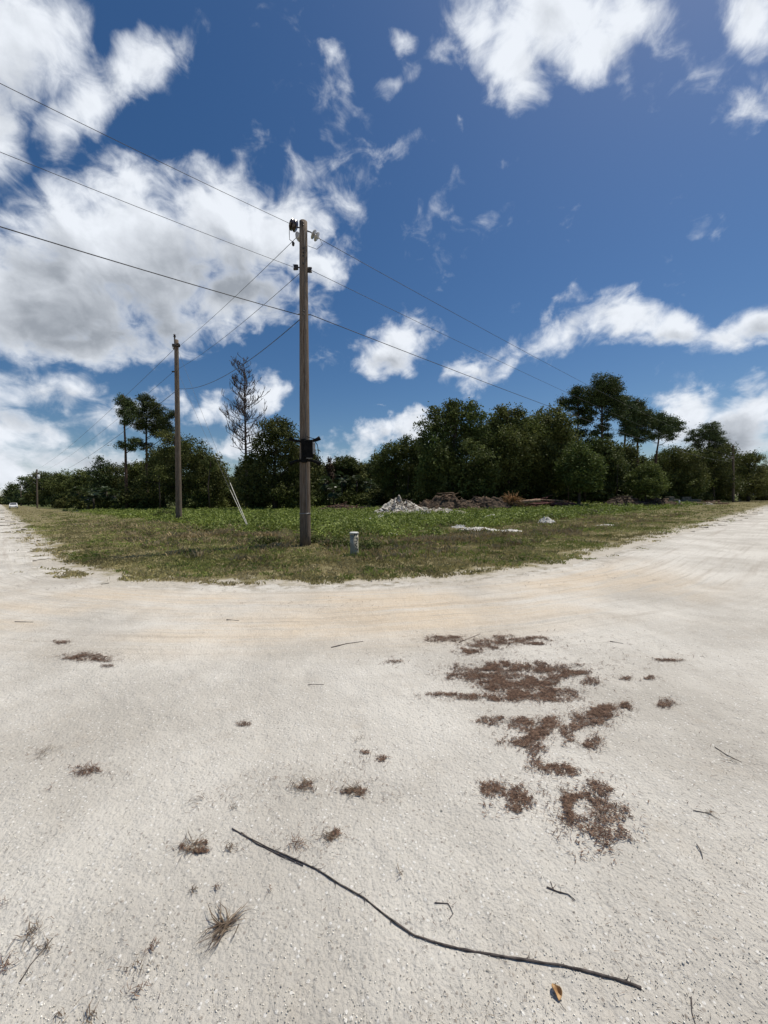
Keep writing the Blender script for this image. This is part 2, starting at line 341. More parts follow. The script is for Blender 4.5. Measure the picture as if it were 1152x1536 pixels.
# sand road sheet
def road_material():
    m = bpy.data.materials.new('road_sand'); m.use_nodes = True; t = m.node_tree; bs = t.nodes['Principled BSDF']
    bs.inputs['Roughness'].default_value = .9; bs.inputs['Specular IOR Level'].default_value = .15
    co = N(t, 'ShaderNodeTexCoord').outputs['Object']
    at = N(t, 'ShaderNodeAttribute'); at.attribute_name = 'edge'; al = N(t, 'ShaderNodeAttribute'); al.attribute_name = 'along'
    def mix(f, a, b, amt=None):
        n = N(t, 'ShaderNodeMix', data_type='RGBA'); t.links.new(f, n.inputs[0])
        for i, v in ((6, a), (7, b)):
            if isinstance(v, tuple): n.inputs[i].default_value = (*v, 1)
            else: t.links.new(v, n.inputs[i])
        return n.outputs[2]
    base = mix(maprange(t, noise(t, co, .55, 6, .6), .35, .65), (.50, .468, .41), (.69, .658, .59))
    # compacted tan band following the bend, a couple of metres off the grass
    cv = N(t, 'ShaderNodeCombineXYZ'); t.links.new(math_n(t, 'MULTIPLY', at.outputs['Fac'], 2.6), cv.inputs[0]); t.links.new(math_n(t, 'MULTIPLY', al.outputs['Fac'], .16), cv.inputs[1])
    tr = noise(t, cv.outputs[0], 1.3, 6, .65)
    band = math_n(t, 'MULTIPLY', maprange(t, at.outputs['Fac'], -3.9, -2.3), maprange(t, at.outputs['Fac'], -.1, -1.3))
    band = math_n(t, 'MULTIPLY', band, maprange(t, tr, .30, .58))
    band = math_n(t, 'MULTIPLY', band, maprange(t, noise(t, co, .3, 3), .32, .55)); sx_ = N(t, 'ShaderNodeSeparateXYZ'); t.links.new(co, sx_.inputs[0]); band = math_n(t, 'MULTIPLY', band, math_n(t, 'MULTIPLY', maprange(t, sx_.outputs[0], 7.5, 3.5), maprange(t, sx_.outputs[0], -8, -4)))
    c = mix(math_n(t, 'MULTIPLY', band, .9), base, (.68, .56, .41))
    cv2 = N(t, 'ShaderNodeCombineXYZ'); t.links.new(math_n(t, 'MULTIPLY', at.outputs['Fac'], 9.), cv2.inputs[0]); t.links.new(math_n(t, 'MULTIPLY', al.outputs['Fac'], .35), cv2.inputs[1])
    fine = noise(t, cv2.outputs[0], 1.6, 5, .7); worn = maprange(t, at.outputs['Fac'], -4.6, -2.6)
    c = mix(math_n(t, 'MULTIPLY', maprange(t, fine, .5, .7), math_n(t, 'MULTIPLY', worn, .55)), c, (.40, .36, .30))
    c = mix(math_n(t, 'MULTIPLY', maprange(t, noise(t, co, .9, 4, .6, .6), .52, .7), .35), c, (.74, .70, .62))
    c = mix(math_n(t, 'MULTIPLY', maprange(t, noise(t, co, 2.6, 5, .7, .4), .55, .75), .4), c, (.50, .44, .36))
    c = mix(math_n(t, 'MULTIPLY', maprange(t, tr, .52, .72), math_n(t, 'MULTIPLY', maprange(t, at.outputs['Fac'], -5.0, -1.6), .65)), c, (.38, .33, .27))
    c = mix(math_n(t, 'MULTIPLY', maprange(t, at.outputs['Fac'], -.9, .2), maprange(t, noise(t, co, 3.5, 6, .7), .45, .62)), c, (.24, .20, .13))
    # grains: pale shell bits and dark specks
    vo = N(t, 'ShaderNodeTexVoronoi'); vo.inputs['Scale'].default_value = 62; t.links.new(co, vo.inputs['Vector'])
    sp = N(t, 'ShaderNodeSeparateColor'); t.links.new(vo.outputs['Color'], sp.inputs[0])
    pick = math_n(t, 'GREATER_THAN', sp.outputs[0], .88); near = math_n(t, 'LESS_THAN', vo.outputs['Distance'], .34)
    c = mix(math_n(t, 'MULTIPLY', math_n(t, 'MULTIPLY', pick, near), .6), c, (.90, .885, .84))
    pick2 = math_n(t, 'LESS_THAN', sp.outputs[0], .07)
    c = mix(math_n(t, 'MULTIPLY', math_n(t, 'MULTIPLY', pick2, near), .55), c, (.22, .18, .15))
    c = mix(math_n(t, 'MULTIPLY', maprange(t, noise(t, co, 110, 3, .7), .5, .72), .35), c, (.33, .305, .27))
    t.links.new(c, bs.inputs['Base Color'])
    hgt = math_n(t, 'ADD', math_n(t, 'MULTIPLY', noise(t, co, 55, 6, .7), .6), math_n(t, 'MULTIPLY', noise(t, co, 9, 5, .6), 1.2))
    hgt = math_n(t, 'ADD', hgt, math_n(t, 'MULTIPLY', vo.outputs['Distance'], -.25))
    hgt = math_n(t, 'ADD', hgt, math_n(t, 'MULTIPLY', math_n(t, 'ADD', math_n(t, 'MULTIPLY', tr, 2.4), fine), math_n(t, 'ADD', math_n(t, 'MULTIPLY', worn, .8), .04))); hgt = math_n(t, 'ADD', hgt, math_n(t, 'MULTIPLY', noise(t, co, 24, 4, .6, .8), .55))
    bn = N(t, 'ShaderNodeBump'); bn.inputs['Strength'].default_value = 1.0; bn.inputs['Distance'].default_value = .017
    t.links.new(hgt, bn.inputs['Height']); t.links.new(bn.outputs[0], bs.inputs['Normal'])
    return m
x, y, F = polar(.35, 900, 620, 900)
l = lot(x, y); rag = (.50 * fbm(x * .45, y * .45, 11, 5) + .45 * fbm(l * .9, (x - y) * .18, 12, 4)) * np.clip(.3 + np.hypot(x, y) / 20, .6, 2.2) 
s1 = -(x + y) / 1.414 * 1.0; s2 = -(y - .905 * x) / 1.3487
far_side = np.minimum(np.where(x + y > -14, 1, -1), 1)
wid = np.maximum(np.where((x + y - 2) / 1.414 > -8.5, 1, 0) * (np.where((y - .905 * x - 5.8) / 1.3487 > -60, 1, 0)), np.where((y - .905 * x - 5.8) / 1.3487 > -11, 1, 0))
inside = (l < -.05 + rag * .8) & (wid > 0)
along = np.arctan2(x + 2, y - 17.0 + 1e-6) * 12
along = np.where(x < -8.6, -y, np.where(x > 5.0, y, (np.arctan2(x + 1.9, 17.3 - y)) * 9.5))
rr = np.hypot(x, y)
rl = sand_relief(x, y)
tyre = .008 * (np.sin((x * .97 + y * .25) * 95) > 0) * np.exp(-((y - 1.95 + .18 * x) / .10) ** 2) * (x > .7)
z = .045 + rl - tyre; z = .006 + (z) * sstep(-l + rag * .8, -.05, .9) + H(x, y)
keep = inside[F].all(axis=1)
F = F[keep]; used, inv = np.unique(F, return_inverse=True); F = inv.reshape(F.shape)
me = np_mesh('sand_road', np.stack([x, y, z], 1)[used], F, True, {'edge': l[used], 'along': along[used]})
road = tag(obj('sand_road', me, road_material()), kind='structure')
SZ = .055   # top of the sand near the camera

# ------------------------------------------------------------------ foliage helpers
def unit(n):
    v = rng.normal(size=(n, 3)); return v / np.linalg.norm(v, axis=1)[:, None]
def leaf_quads(cen, l_, w_, upb=.4, droop=None):
    n = len(cen); nr = unit(n); nr[:, 2] += upb; nr /= np.linalg.norm(nr, axis=1)[:, None]
    a = unit(n) if droop is None else droop
    u = np.cross(nr, a); u /= np.linalg.norm(u, axis=1)[:, None] + 1e-9; v = np.cross(nr, u)
    s = rng.uniform(.6, 1.3, n)[:, None]
    u = u * s * l_ * .5; v = v * s * w_ * .5
    V = np.stack([cen - u, cen + v * .9 - u * .1, cen + u, cen - v * .9 - u * .1], 1).reshape(-1, 3)
    F = np.arange(n * 4).reshape(n, 4); return V, F
def clumps(blobs, nclump, nleaf, cr, shell=.45, low=.0, flat=.75):
    """blobs: (x,y,z,rx,ry,rz); returns leaf centres and tint"""
    vol = np.array([b[3] * b[5] + b[4] * b[5] for b in blobs]); k = np.maximum(3, (vol / vol.sum() * nclump)).astype(int)
    cs = []
    for b, n in zip(blobs, k):
        d = unit(n); r = rng.uniform(shell ** 3, 1, n) ** (1 / 3.)
        p = d * r[:, None] * np.array(b[3:6]) * (1 + .16 * rng.normal(size=(n, 1))) + np.array(b[:3]); cs.append(p)
    cs = np.concatenate(cs); n = len(cs); sz = rng.uniform(.55, 1.35, n)
    g = rng.normal(size=(n, nleaf, 3)) * np.array([1, 1, flat]) * cr * .55 * sz[:, None, None]
    cen = (cs[:, None, :] + g).reshape(-1, 3); ti = np.repeat(rng.uniform(.2, .8, n), nleaf) + rng.uniform(-.2, .2, n * nleaf)
    return cen, np.clip(ti, 0, 1)
def crown(name, blobs, nclump, nleaf, cr, ll, lw, mat_, parent=None, upb=.4, shell=.45, flat=.75, zmin=None):
    cen, ti = clumps(blobs, nclump, nleaf, cr, shell, flat=flat)
    if zmin is not None: k = cen[:, 2] > zmin; cen = cen[k]; ti = ti[k]
    V, F = leaf_quads(cen, ll, lw, upb)
    me = np_mesh(name, V, F, False, {'tint': np.repeat(ti, 4)})
    return obj(name, me, mat_, parent)
def trunk(base_r, top, blobs, mat_, parent, name='trunk', wob=.25, limbs=True, start=.35, nk=9, lim_r=.35):
    mb = MB(); n = nk; top = Vector(top); pts = []; rad = []
    for i in range(n):
        f = i / (n - 1); pts.append(Vector((top.x * f + rnd.uniform(-wob, wob) * (0 if i == 0 else 1) * f, top.y * f + rnd.uniform(-wob, wob) * (i > 0) * f, top.z * f - (.3 if i == 0 else 0))))
        rad.append(base_r * ((1.25 if i == 0 else 1) - .78 * f))
    mb.tube(pts, rad, 9)
    if limbs:
        for b in blobs:
            c = Vector(b[:3]); z = min(top.z * .97, max(top.z * start, c.z - b[5] * .6 - (c.xy - top.xy * (c.z / max(top.z, 1))).length * .55)); f = z / top.z * (n - 1)
            i = min(int(f), n - 2); p = pts[i].lerp(pts[i + 1], f - i); r = rad[i] * lim_r + .02
            mid = p.lerp(c, .5) + Vector((rnd.uniform(-.3, .3), rnd.uniform(-.3, .3), rnd.uniform(-.5, .1)))
            mb.tube([p, p.lerp(mid, .5) + Vector((0, 0, -.1)), mid, mid.lerp(c, .6), c], [r, r * .85, r * .65, r * .45, r * .2], 6)
            for _ in range(4):
                e = c + Vector((rnd.uniform(-1, 1) * b[3], rnd.uniform(-1, 1) * b[4], rnd.uniform(-.3, 1) * b[5])) * .8
                s = mid.lerp(c, rnd.uniform(.2, .9)); mb.tube([s, s.lerp(e, .5) + Vector((0, 0, rnd.uniform(-.2, .3))), e], [r * .4, r * .25, r * .08], 5)
    return mb.build(name, mat_, parent)
def px_blobs(px0, D, lst, depth=.8, base=None):
    """crown masses read off the photo at this tree's distance: (px, py, rx, ry) -> metres from the tree's base"""
    b = base; out = []
    for it in lst:
        p = P(it[0], it[1], D); k = D / 576.; dy = it[4] if len(it) > 4 else rnd.uniform(-.6, .6) * it[2] * k
        out.append((p.x - b.x, dy, p.z - b.z, it[2] * k, it[2] * k * depth, it[3] * k))
    return out
def copy_tree(o, parent=None):
    c = o.copy(); C.objects.link(c)
    if parent: c.parent = parent
    for ch in o.children: copy_tree(ch, c)
    return c

# ------------------------------------------------------------------ utility poles
def wood_pole(base, top, r0, r1, label, group='wooden utility poles along the roads', n=16):
    root = empty('utility_pole', base); tag(root, label, 'utility pole', group)
    t = Vector(top) - Vector(base); mb = MB(); k = 26
    pts = [t * (i / (k - 1)) for i in range(k)]; pts[0] = Vector((0, 0, -.4))
    mb.tube(pts, [r0 + (r1 - r0) * i / (k - 1) for i in range(k)], n, jit=.012)
    mb.build('pole_shaft', M['pole_wood'], root); return root, t
P1b = G(458, 818); D1 = P1b.y; P1t = P(455, 333, D1)
pole1, t1 = wood_pole(P1b, P1t, .195, .135, 'tall near wooden utility pole carrying a black box, standing in the grass corner')
def at1(py, px=None, dy=0):   # point relative to pole 1's base
    f = (811 - py) / (811 - 333.); c = Vector(t1) * f
    if px is not None: c = P(px, py, D1 + dy) - P1b
    return c
def axis1(py): return Vector(t1) * ((811 - py) / (811 - 333.))
def insulator(a, b, mat_, parent, discs=2, r=.115, name='insulator', k0=.35):
    a = Vector(a); b = Vector(b); ax = (b - a); L = ax.length; prof = [(0, .022), (L * .15, .022)]
    for i in range(discs):
        s = L * (.2 + .7 * i / discs); w = L * .7 / discs
        prof += [(s, .03), (s + w * .12, .05), (s + w * .42, r), (s + w * .52, r * .96), (s + w * .56, .05), (s + w * .95, .03)]
    prof += [(L, .02)]
    return MB().lathe(a, ax, prof, 14).build(name, mat_, parent)
# left dead-end string
A = axis1(343) + Vector((-.12, -.04, 0)); Bp = at1(335, 434)
MB().tube([axis1(343), A.lerp(Bp, .2)], .02, 6).build('bracket', M['dark_metal'], pole1)
insulator(A.lerp(Bp, .12), Bp, M['brown_glaze'], pole1, 2, .19)
WL1 = P1b + Bp
A = axis1(344) + Vector((.12, -.02, 0)); Bq = at1(358, 479)
MB().tube([axis1(344), A.lerp(Bq, .3)], .022, 6).build('bracket', M['dark_metal'], pole1)
insulator(A.lerp(Bq, .3), Bq, M['grey_glaze'], pole1, 2, .16)
WR1 = P1b + Bq
# string toward the second pole
A = axis1(350) + Vector((-.1, .1, 0)); Bs = at1(357, 444)
insulator(A, Bs, M['grey_glaze'], pole1, 1, .16); WB1 = P1b + Bs
MB().tube([Bp, Bp + Vector((-.02, .05, -.35)), Bs + Vector((-.22, 0, -.05)), Bs + Vector((-.05, .02, -.16))], .011, 5).build('jumper_wire', M['wire'], pole1)
MB().tube([Bq + Vector((.02, 0, 0)), Bq + Vector((.1, .03, -.18)), Bq + Vector((-.1, .05, -.32)), axis1(366) + Vector((.14, .05, 0))], .008, 5).build('jumper_wire', M['wire'], pole1)
MB().lathe(Bs + Vector((-.1, 0, -.12)), (0, 0, -1), [(0, .02), (.04, .045), (.12, .045), (.15, .02)], 10).build('clamp', M['dark_metal'], pole1)
# neutral clevises
for py, px, s in ((401, 445, -1), (405, 463, 1)):
    c = at1(py, px); a = axis1(py - 2)
    mb = MB(); mb.tube([a, c], .022, 6); mb.box(c, (.10, .05, .16)); mb.box(c + Vector((s * .05, 0, .07)), (.12, .06, .03)); mb.box(c + Vector((s * .05, 0, -.07)), (.12, .06, .03))
    mb.build('clevis', M['dark_metal'], pole1)
    MB().lathe(c + Vector((s * .06, 0, -.06)), (0, 0, 1), [(0, .03), (.02, .055), (.06, .03), (.10, .055), (.12, .03)], 10).build('spool', M['brown_glaze'], pole1)
# bolts down the face
for py in (338, 342, 375, 381, 386, 397, 465, 470):
    a = axis1(py) + Vector((.02, -.135, 0)); MB().lathe(a, (0, -1, 0), [(0, .03), (.02, .03), (.025, .014), (.05, .014)], 8).build('bolt', M['dark_metal'], pole1)
MB().tube([axis1(467) + Vector((-.2, -.02, .0)), axis1(467) + Vector((.2, .02, 0))], .02, 6).build('suspension_bolt', M['dark_metal'], pole1)
# ground wire down the pole
MB().tube([axis1(y_) + Vector((.075, -.145 - (.05 * (y_ - 333) / 480.), 0)) for y_ in range(350, 806, 30)], .007, 5).build('ground_wire', M['wire_grey'], pole1)
MB().lathe(axis1(763) + Vector((0, 0, -.01)), (0, 0, 1), [(0, .195), (.035, .195)], 20).build('pole_band', M['metal'], pole1)
# black equipment box with its arms
arm_mb = MB()
for py, l_, up in ((656, .52, .11), (684, .52, -.13)):
    c = axis1(py) + Vector((0.02, -.24, 0)); pts = []
    for i in range(9):
        f = -1 + i / 4.; pts.append(c + Vector((f * l_ + .04, -.02, up * abs(f) ** 3 * (1. if f > 0 else .9))))
    am = MB(); am.tube(pts, [.07, .052, .046, .046, .048, .046, .048, .06, .075], 8)
    if up > 0: am.tube([c + Vector((.1, .0, .16)), c + Vector((.48, 0, .05))], .012, 6)
    am.box(c + Vector((0, .04, 0)), (.2, .05, .12)); am.build('arm_bracket', M['black_plastic'], pole1)
c = axis1(670)
MB().box(c + Vector((.03, -.28, 0)), (.17, .16, .80)).build('mounting_rail', M['black_plastic'], pole1, False, .015)
bx = MB(); bx.box(c + Vector((.20, -.30, .06)), (.30, .24, .60)); bx.build('equipment_box', M['black_plastic'], pole1, False, .03)
MB().box(c + Vector((.375, -.30, .08)), (.07, .16, .40)).build('side_terminal', M['grey_glaze'], pole1, False, .01)
MB().box(c + Vector((.22, -.31, -.26)), (.20, .10, .035)).build('shelf_bracket', M['metal'], pole1, False, .006)
cb = MB(); q0 = c + Vector((.40, -.31, .33))
cb.tube([q0, q0 + Vector((.10, 0, -.14)), q0 + Vector((.13, 0, -.36)), q0 + Vector((.10, 0, -.58)), q0 + Vector((.04, 0, -.66))], .013, 6)
cb.tube([q0 + Vector((.02, 0, -.45)), q0 + Vector((-.1, -.02, -.56)), q0 + Vector((-.2, 0, -.5)), q0 + Vector((-.26, 0, -.62))], .012, 6)
cb.tube([q0 + Vector((.12, 0, -.3)), q0 + Vector((.2, 0, -.36))], .012, 6); cb.build('looped_cable', M['black_plastic'], pole1)

D2 = 31.0; g2 = ground_pt(267.5, D2); P2t = P(264.5, 510, D2)
pole2, t2 = wood_pole(g2, P2t, .235, .155, 'second wooden utility pole, left of the near pole, held by two white guarded guy wires')
tp = Vector(t2); mb = MB(); mb.box(tp + Vector((-.12, -.02, .0)), (.08, .08, .5)); mb.build('pole_top_pin', M['dark_metal'], pole2)
MB().lathe(tp + Vector((-.12, -.02, .2)), (0, 0, 1), [(0, .05), (.06, .11), (.12, .06), (.2, .09), (.26, .03)], 12).build('insulator', M['brown_glaze'], pole2)
insulator(tp + Vector((-.16, 0, -.35)), tp + Vector((-.3, .1, -.75)), M['brown_glaze'], pole2, 2, .15)
insulator(tp + Vector((.14, -.1, -.3)), tp + Vector((.3, -.25, -.65)), M['brown_glaze'], pole2, 2, .15)
MB().box(tp + Vector((-.05, -.2, -.5)), (.34, .12, .22)).build('crossarm_bracket', M['dark_metal'], pole2)
MB().box(tp + Vector((-.24, -.05, -2.5)), (.3, .08, .1)).build('clevis', M['dark_metal'], pole2)

def small_pole(px, D, ytop, label, white=True, r=.16):
    g = ground_pt(px, D); tp_ = P(px - .3, ytop, D); rt, t = wood_pole(g, tp_, r, r * .75, label)
    MB().tube([Vector(t) + Vector((-.1, 0, -.1)), Vector(t) + Vector((.5, 0, -.3))], .05, 6).build('bracket', M['dark_metal'], rt)
    if white:
        MB().lathe(Vector(t) + Vector((.55, -.1, -2.9)), (0, 0, 1), [(0, .2), (.1, .3), (1.2, .3), (1.3, .15)], 14).build('transformer', M['white_paint'], rt)
    return rt, g, tp_
p3, g3, t3 = small_pole(55.5, 118, 704, 'slim distant utility pole with a white transformer beside the left road', True, .22)
p4, g4, t4 = small_pole(31.5, 205, 727, 'far utility pole partly against the trees, second along the left road', True, .25)
p5, g5, t5 = small_pole(22.5, 320, 737, 'farthest utility pole on the left road near the vanishing point', True, .3)
p6, g6, t6 = small_pole(1100, 88, 668, 'grey wooden utility pole at the right beside the wooden fence', False, .26)
MB().box(Vector(t6 - g6) + Vector((-.5, -.2, -2.8)), (.7, .3, .6)).build('equipment_box', M['block'], p6, False, .03)

def wire(name, a, b, sag, r, label, m='wire', group='overhead wires strung between the poles', n=40):
    a = Vector(a); b = Vector(b); pts = []
    for i in range(n + 1):
        f = i / n; p = a.lerp(b, f); p.z -= 4 * sag * f * (1 - f); pts.append(p)
    o = MB().tube(pts, r, 6).build(name, M[m], None, origin=a); tag(o, label, 'wire', group); return o
dirL = Vector((-1, -.905, 0)).normalized()
def to_edge(a, py, py0=0, span=46, sag=1.3):
    """far end of a span that leaves over the left shoulder: passes the given height at the picture's left edge"""
    return None
for (a, yl, r, lab) in ((WL1, 125, .008, 'topmost wire from the near pole to the upper left corner'), (P1b + at1(401, 441), 228, .007, 'middle wire from the near pole to the left edge'),
                        (P1b + axis1(467) + Vector((-.2, 0, 0)), 340, .013, 'thick lowest wire from the near pole to the left edge')):
    # where the span crosses the plane of the left picture edge
    dl = ray(0, yl); tt = (a.x * dl.y - a.y * dl.x) / (-(dirL.x * dl.y - dirL.y * dl.x)); hit = a + dirL * tt
    zt = EYE.z + dl.z * (hit.x / dl.x); span = 46.; f = tt / span; sag = 1.2
    zb = a.z + (zt - a.z + 4 * sag * f * (1 - f)) / f
    b = a + dirL * span; b.z = zb
    wire('power_line' if r < .012 else 'telephone_cable', a, b, sag, r, lab)
for (a, b, r, s, lab) in ((WR1, P(1099, 671, 88), .0095, 1.2, 'upper wire from the near pole down to the right treeline'), (P1b + at1(405, 466), P(1099, 682, 88), .0085, 1.2, 'middle wire from the near pole running right above the trees'),
                          (P1b + axis1(467) + Vector((.2, 0, 0)), P(1099, 693, 88), .0135, 1.0, 'thick lower wire from the near pole running right past the small clouds')):
    wire('power_line' if r < .012 else 'telephone_cable', a, b, s, r, lab)
for (a, b, r, s, lab) in ((WB1, P(269, 519, D2), .009, .12, 'upper wire between the near pole and the second pole'), (P1b + axis1(402), P(268, 553, D2), .009, .25, 'middle wire between the near pole and the second pole'),
                          (P1b + axis1(469), P(268, 583, D2), .014, .75, 'sagging thick wire between the near pole and the second pole')):
    wire('power_line' if r < .012 else 'telephone_cable', a, b, s, r, lab)
for i, (y2_, r, s, dz) in enumerate(((523, .014, 1.0, 0), (556, .012, 1.2, -1.3), (588, .019, 1.8, -2.6))):
    wire('power_line' if r < .018 else 'telephone_cable', P(262, y2_, D2), t3 + Vector((0, 0, dz)), s, r, ('top', 'middle', 'lowest thick')[i] + ' wire from the second pole to the distant left poles')
    wire('power_line', t3 + Vector((0, 0, dz)), t4 + Vector((0, 0, dz)), 1.0, .03, ('top', 'middle', 'lowest')[i] + ' wire between the first and second far poles on the left road')
# guy wires with white guards
for (bx_, by_, tx, ty, lab, gx, gy) in ((375, 796, 266, 522, 'upper guy wire with white guard bracing the second pole', 344, 733), (374, 795.5, 268, 560, 'lower guy wire with white guard bracing the second pole', 349, 735)):
    a = G(bx_, by_); b = P(tx, ty, D2); root = empty('guy_wire', a); tag(root, lab, 'guy wire', 'guy wires of the second pole')
    v = b - a; pts = [v * (i / 20.) - Vector((0, 0, .9 * 4 * (i / 20.) * (1 - i / 20.) * .22)) for i in range(21)]
    MB().tube(pts, .008, 6).build('cable', M['wire_grey'], root)
    k = 5; MB().tube([p + Vector((0, -.015, 0)) for p in pts[:k]], .019 if gx == 344 else .016, 8).build('guy_guard', M['guard'], root)

# ------------------------------------------------------------------ marker post with its writing
pb = G(531.5, 833); Dm = pb.y; hp = (P(531.5, 798, Dm) - pb).z
mk = empty('marker_post', pb); tag(mk, 'short pale green concrete marker post with black letters in the grass', 'marker post')
rp = 6.4 * Dm / 576
MB().lathe((0, 0, -.2), (0, 0, 1), [(0, rp), (.2, rp), (hp * .5, rp), (hp + .16, rp * .98)], 28).build('post_body', M['post'], mk)
MB().lathe((0, 0, hp - .05), (0, 0, 1), [(0, rp * 1.06), (.035, rp * 1.08), (.05, rp * .9), (.055, rp * .4)], 28).build('post_cap', M['post_cap'], mk)
def stroke(mb, pts, w=.016):
    # strokes given as (arc offset, height) on the post's face, wrapped round it
    for (a0, z0), (a1, z1) in zip(pts[:-1], pts[1:]):
        q = []
        for i in range(5):
            f = i / 4.; s = a0 + (a1 - a0) * f; zz = z0 + (z1 - z0) * f; th = -math.pi / 2 + s / rp
            q.append(Vector((math.cos(th) * rp * 1.004, math.sin(th) * rp * 1.004, zz)))
        mb.tube(q, w * .5, 5)
zc = hp * .60; xs = rp * .55
# faded hand-painted characters running down the post
for marks in ([[(xs - .04, zc + .17), (xs - .04, zc + .24), (xs + .04, zc + .20), (xs + .04, zc + .26)]],
              [[(xs - .05, zc + .10), (xs + .05, zc + .12), (xs + .05, zc + .03), (xs - .05, zc + .01)]],
              [[(xs + .04, zc - .03), (xs - .04, zc - .08), (xs + .04, zc - .15)]],
              [[(xs - .03, zc - .20), (xs + .05, zc - .20), (xs + .05, zc - .25)]]):
    ink = MB()
    for m_ in marks: stroke(ink, m_, .02)
    ink.build('painted_letter', M['ink'], mk)
# small white marker far right in the clearing
g = ground_pt(1019, 56); wm = empty('white_marker', g); tag(wm, 'small white plastic marker post with a dark band in the far right grass', 'marker post')
hh = P(1019, 752, 56).z - g.z + .1
MB().lathe((0, 0, -.1), (0, 0, 1), [(0, .1), (hh * .5, .1)], 12).build('lower_tube', M['white_paint'], wm)
MB().lathe((0, 0, hh * .5 - .1), (0, 0, 1), [(0, .09), (.12, .09)], 12).build('dark_band', M['dark_metal'], wm)
MB().lathe((0, 0, hh * .5 + .02), (0, 0, 1), [(0, .1), (hh * .5, .1), (hh * .5 + .03, .05)], 12).build('upper_tube', M['white_paint'], wm)

# ------------------------------------------------------------------ far car, fences
def car(px, D, rz, label):
    g = ground_pt(px, D); rt = empty('parked_car', g); rt.rotation_euler.z = rz; tag(rt, label, 'car')
    prof = [(-2.25, .35), (-2.3, .75), (-2.2, .95), (-1.6, 1.05), (-1.0, 1.52), (-.2, 1.62), (.7, 1.55), (1.25, 1.08), (2.0, .95), (2.25, .75), (2.28, .35)]
    V = []; F = []
    for s, (yy, ins) in enumerate(((-.86, 0), (-.78, 1), (.78, 1), (.86, 0))):
        for (x_, z_) in prof:
            V.append((x_, yy, z_))
    n = len(prof)
    V = [Vector((x_, (yy if z_ < 1.1 else yy * .82), z_)) for yy in (-.88, .88) for (x_, z_) in prof]
    F = [tuple(range(n)), tuple(reversed(range(n, 2 * n)))] + [(i, i + n, (i + 1) % n + n, (i + 1) % n) for i in range(n)]
    mb = MB(); mb.v = V; mb.f = F; mb.build('car_body', M['white_paint'], rt, False, .05)
    for s in (-1, 1):
        w = MB(); y_ = s * .80; w.v = [Vector((a, s * (.905 if b < 1.2 else .75), b)) for a, b in ((-1.35, 1.1), (-.95, 1.46), (.62, 1.47), (1.05, 1.1))]; w.f = [(0, 1, 2, 3)]
        w.build('side_window', M['glass'], rt)
    ws = MB(); ws.v = [Vector(p) for p in ((1.24, -.7, 1.12), (1.24, .7, 1.12), (.77, .62, 1.53), (.77, -.62, 1.53))]; ws.v = [v + Vector((.03, 0, .02)) for v in ws.v]; ws.f = [(0, 1, 2, 3)]; ws.build('windscreen', M['glass'], rt)
    for x_ in (-1.4, 1.4):
        for s in (-1, 1):
            o = MB().lathe((x_, s * .72, .34), (0, s, 0), [(0, .33), (.16, .34), (.18, .30), (.185, .2)], 18).build('wheel', M['rubber'], rt)
            MB().lathe((x_, s * .885, .34), (0, s, 0), [(0, .2), (.03, .19), (.035, .05)], 14).build('rim', M['metal'], o)
    for s in (-1, 1): MB().box((2.25, s * .62, .72), (.08, .34, .14)).build('headlight', M['grey_glaze'], rt, False, .02)
    return rt
car(20, 112, R(-48), 'white car parked far down the left road by the verge')
# wooden fence at the right, panels along the far lot
fa, fb = ground_pt(1108, 108), ground_pt(1215, 112); d = fb - fa; d.z = 0; L = d.length; d.normalize()
fr = empty('wooden_fence', fa); tag(fr, 'grey weathered board fence at the far right under the trees', 'fence')
fh = P(1130, 735.5, 108).z - fa.z
npan = int(L / 2.4)
for k in range(npan):
    mb = MB()
    for j in range(16):
        c = d * (k * 2.4 + j * .15 + .09); mb.box(c + Vector((0, 0, fh * .5 - .02 + rnd.uniform(-.03, .03))), (.135, .025, fh), Matrix.Rotation(math.atan2(d.y, d.x), 3, 'Z'))
    mb.build('fence_panel', M['fence_wood'], fr, False)
    MB().box(d * (k * 2.4) + Vector((0, .06, fh * .5)), (.1, .1, fh + .1)).build('fence_post', M['fence_wood'], fr, False)
fa2, fb2 = ground_pt(1066, 104), ground_pt(1097, 106); d2_ = fb2 - fa2; d2_.z = 0; L2 = d2_.length; d2_.normalize()
fr2 = empty('wire_fence', fa2); tag(fr2, 'low galvanised wire fence with thin posts left of the board fence', 'fence')
for k in range(6): MB().tube([d2_ * (L2 * k / 5), d2_ * (L2 * k / 5) + Vector((0, 0, fh * .95))], .045, 6).build('fence_post', M['metal'], fr2)
mesh_mb = MB()
for k in range(3): mesh_mb.tube([Vector((0, 0, fh * (.1 + .42 * k))), d2_ * L2 + Vector((0, 0, fh * (.1 + .42 * k)))], .022, 5)
mesh_mb.build('fence_wire', M['metal'], fr2)

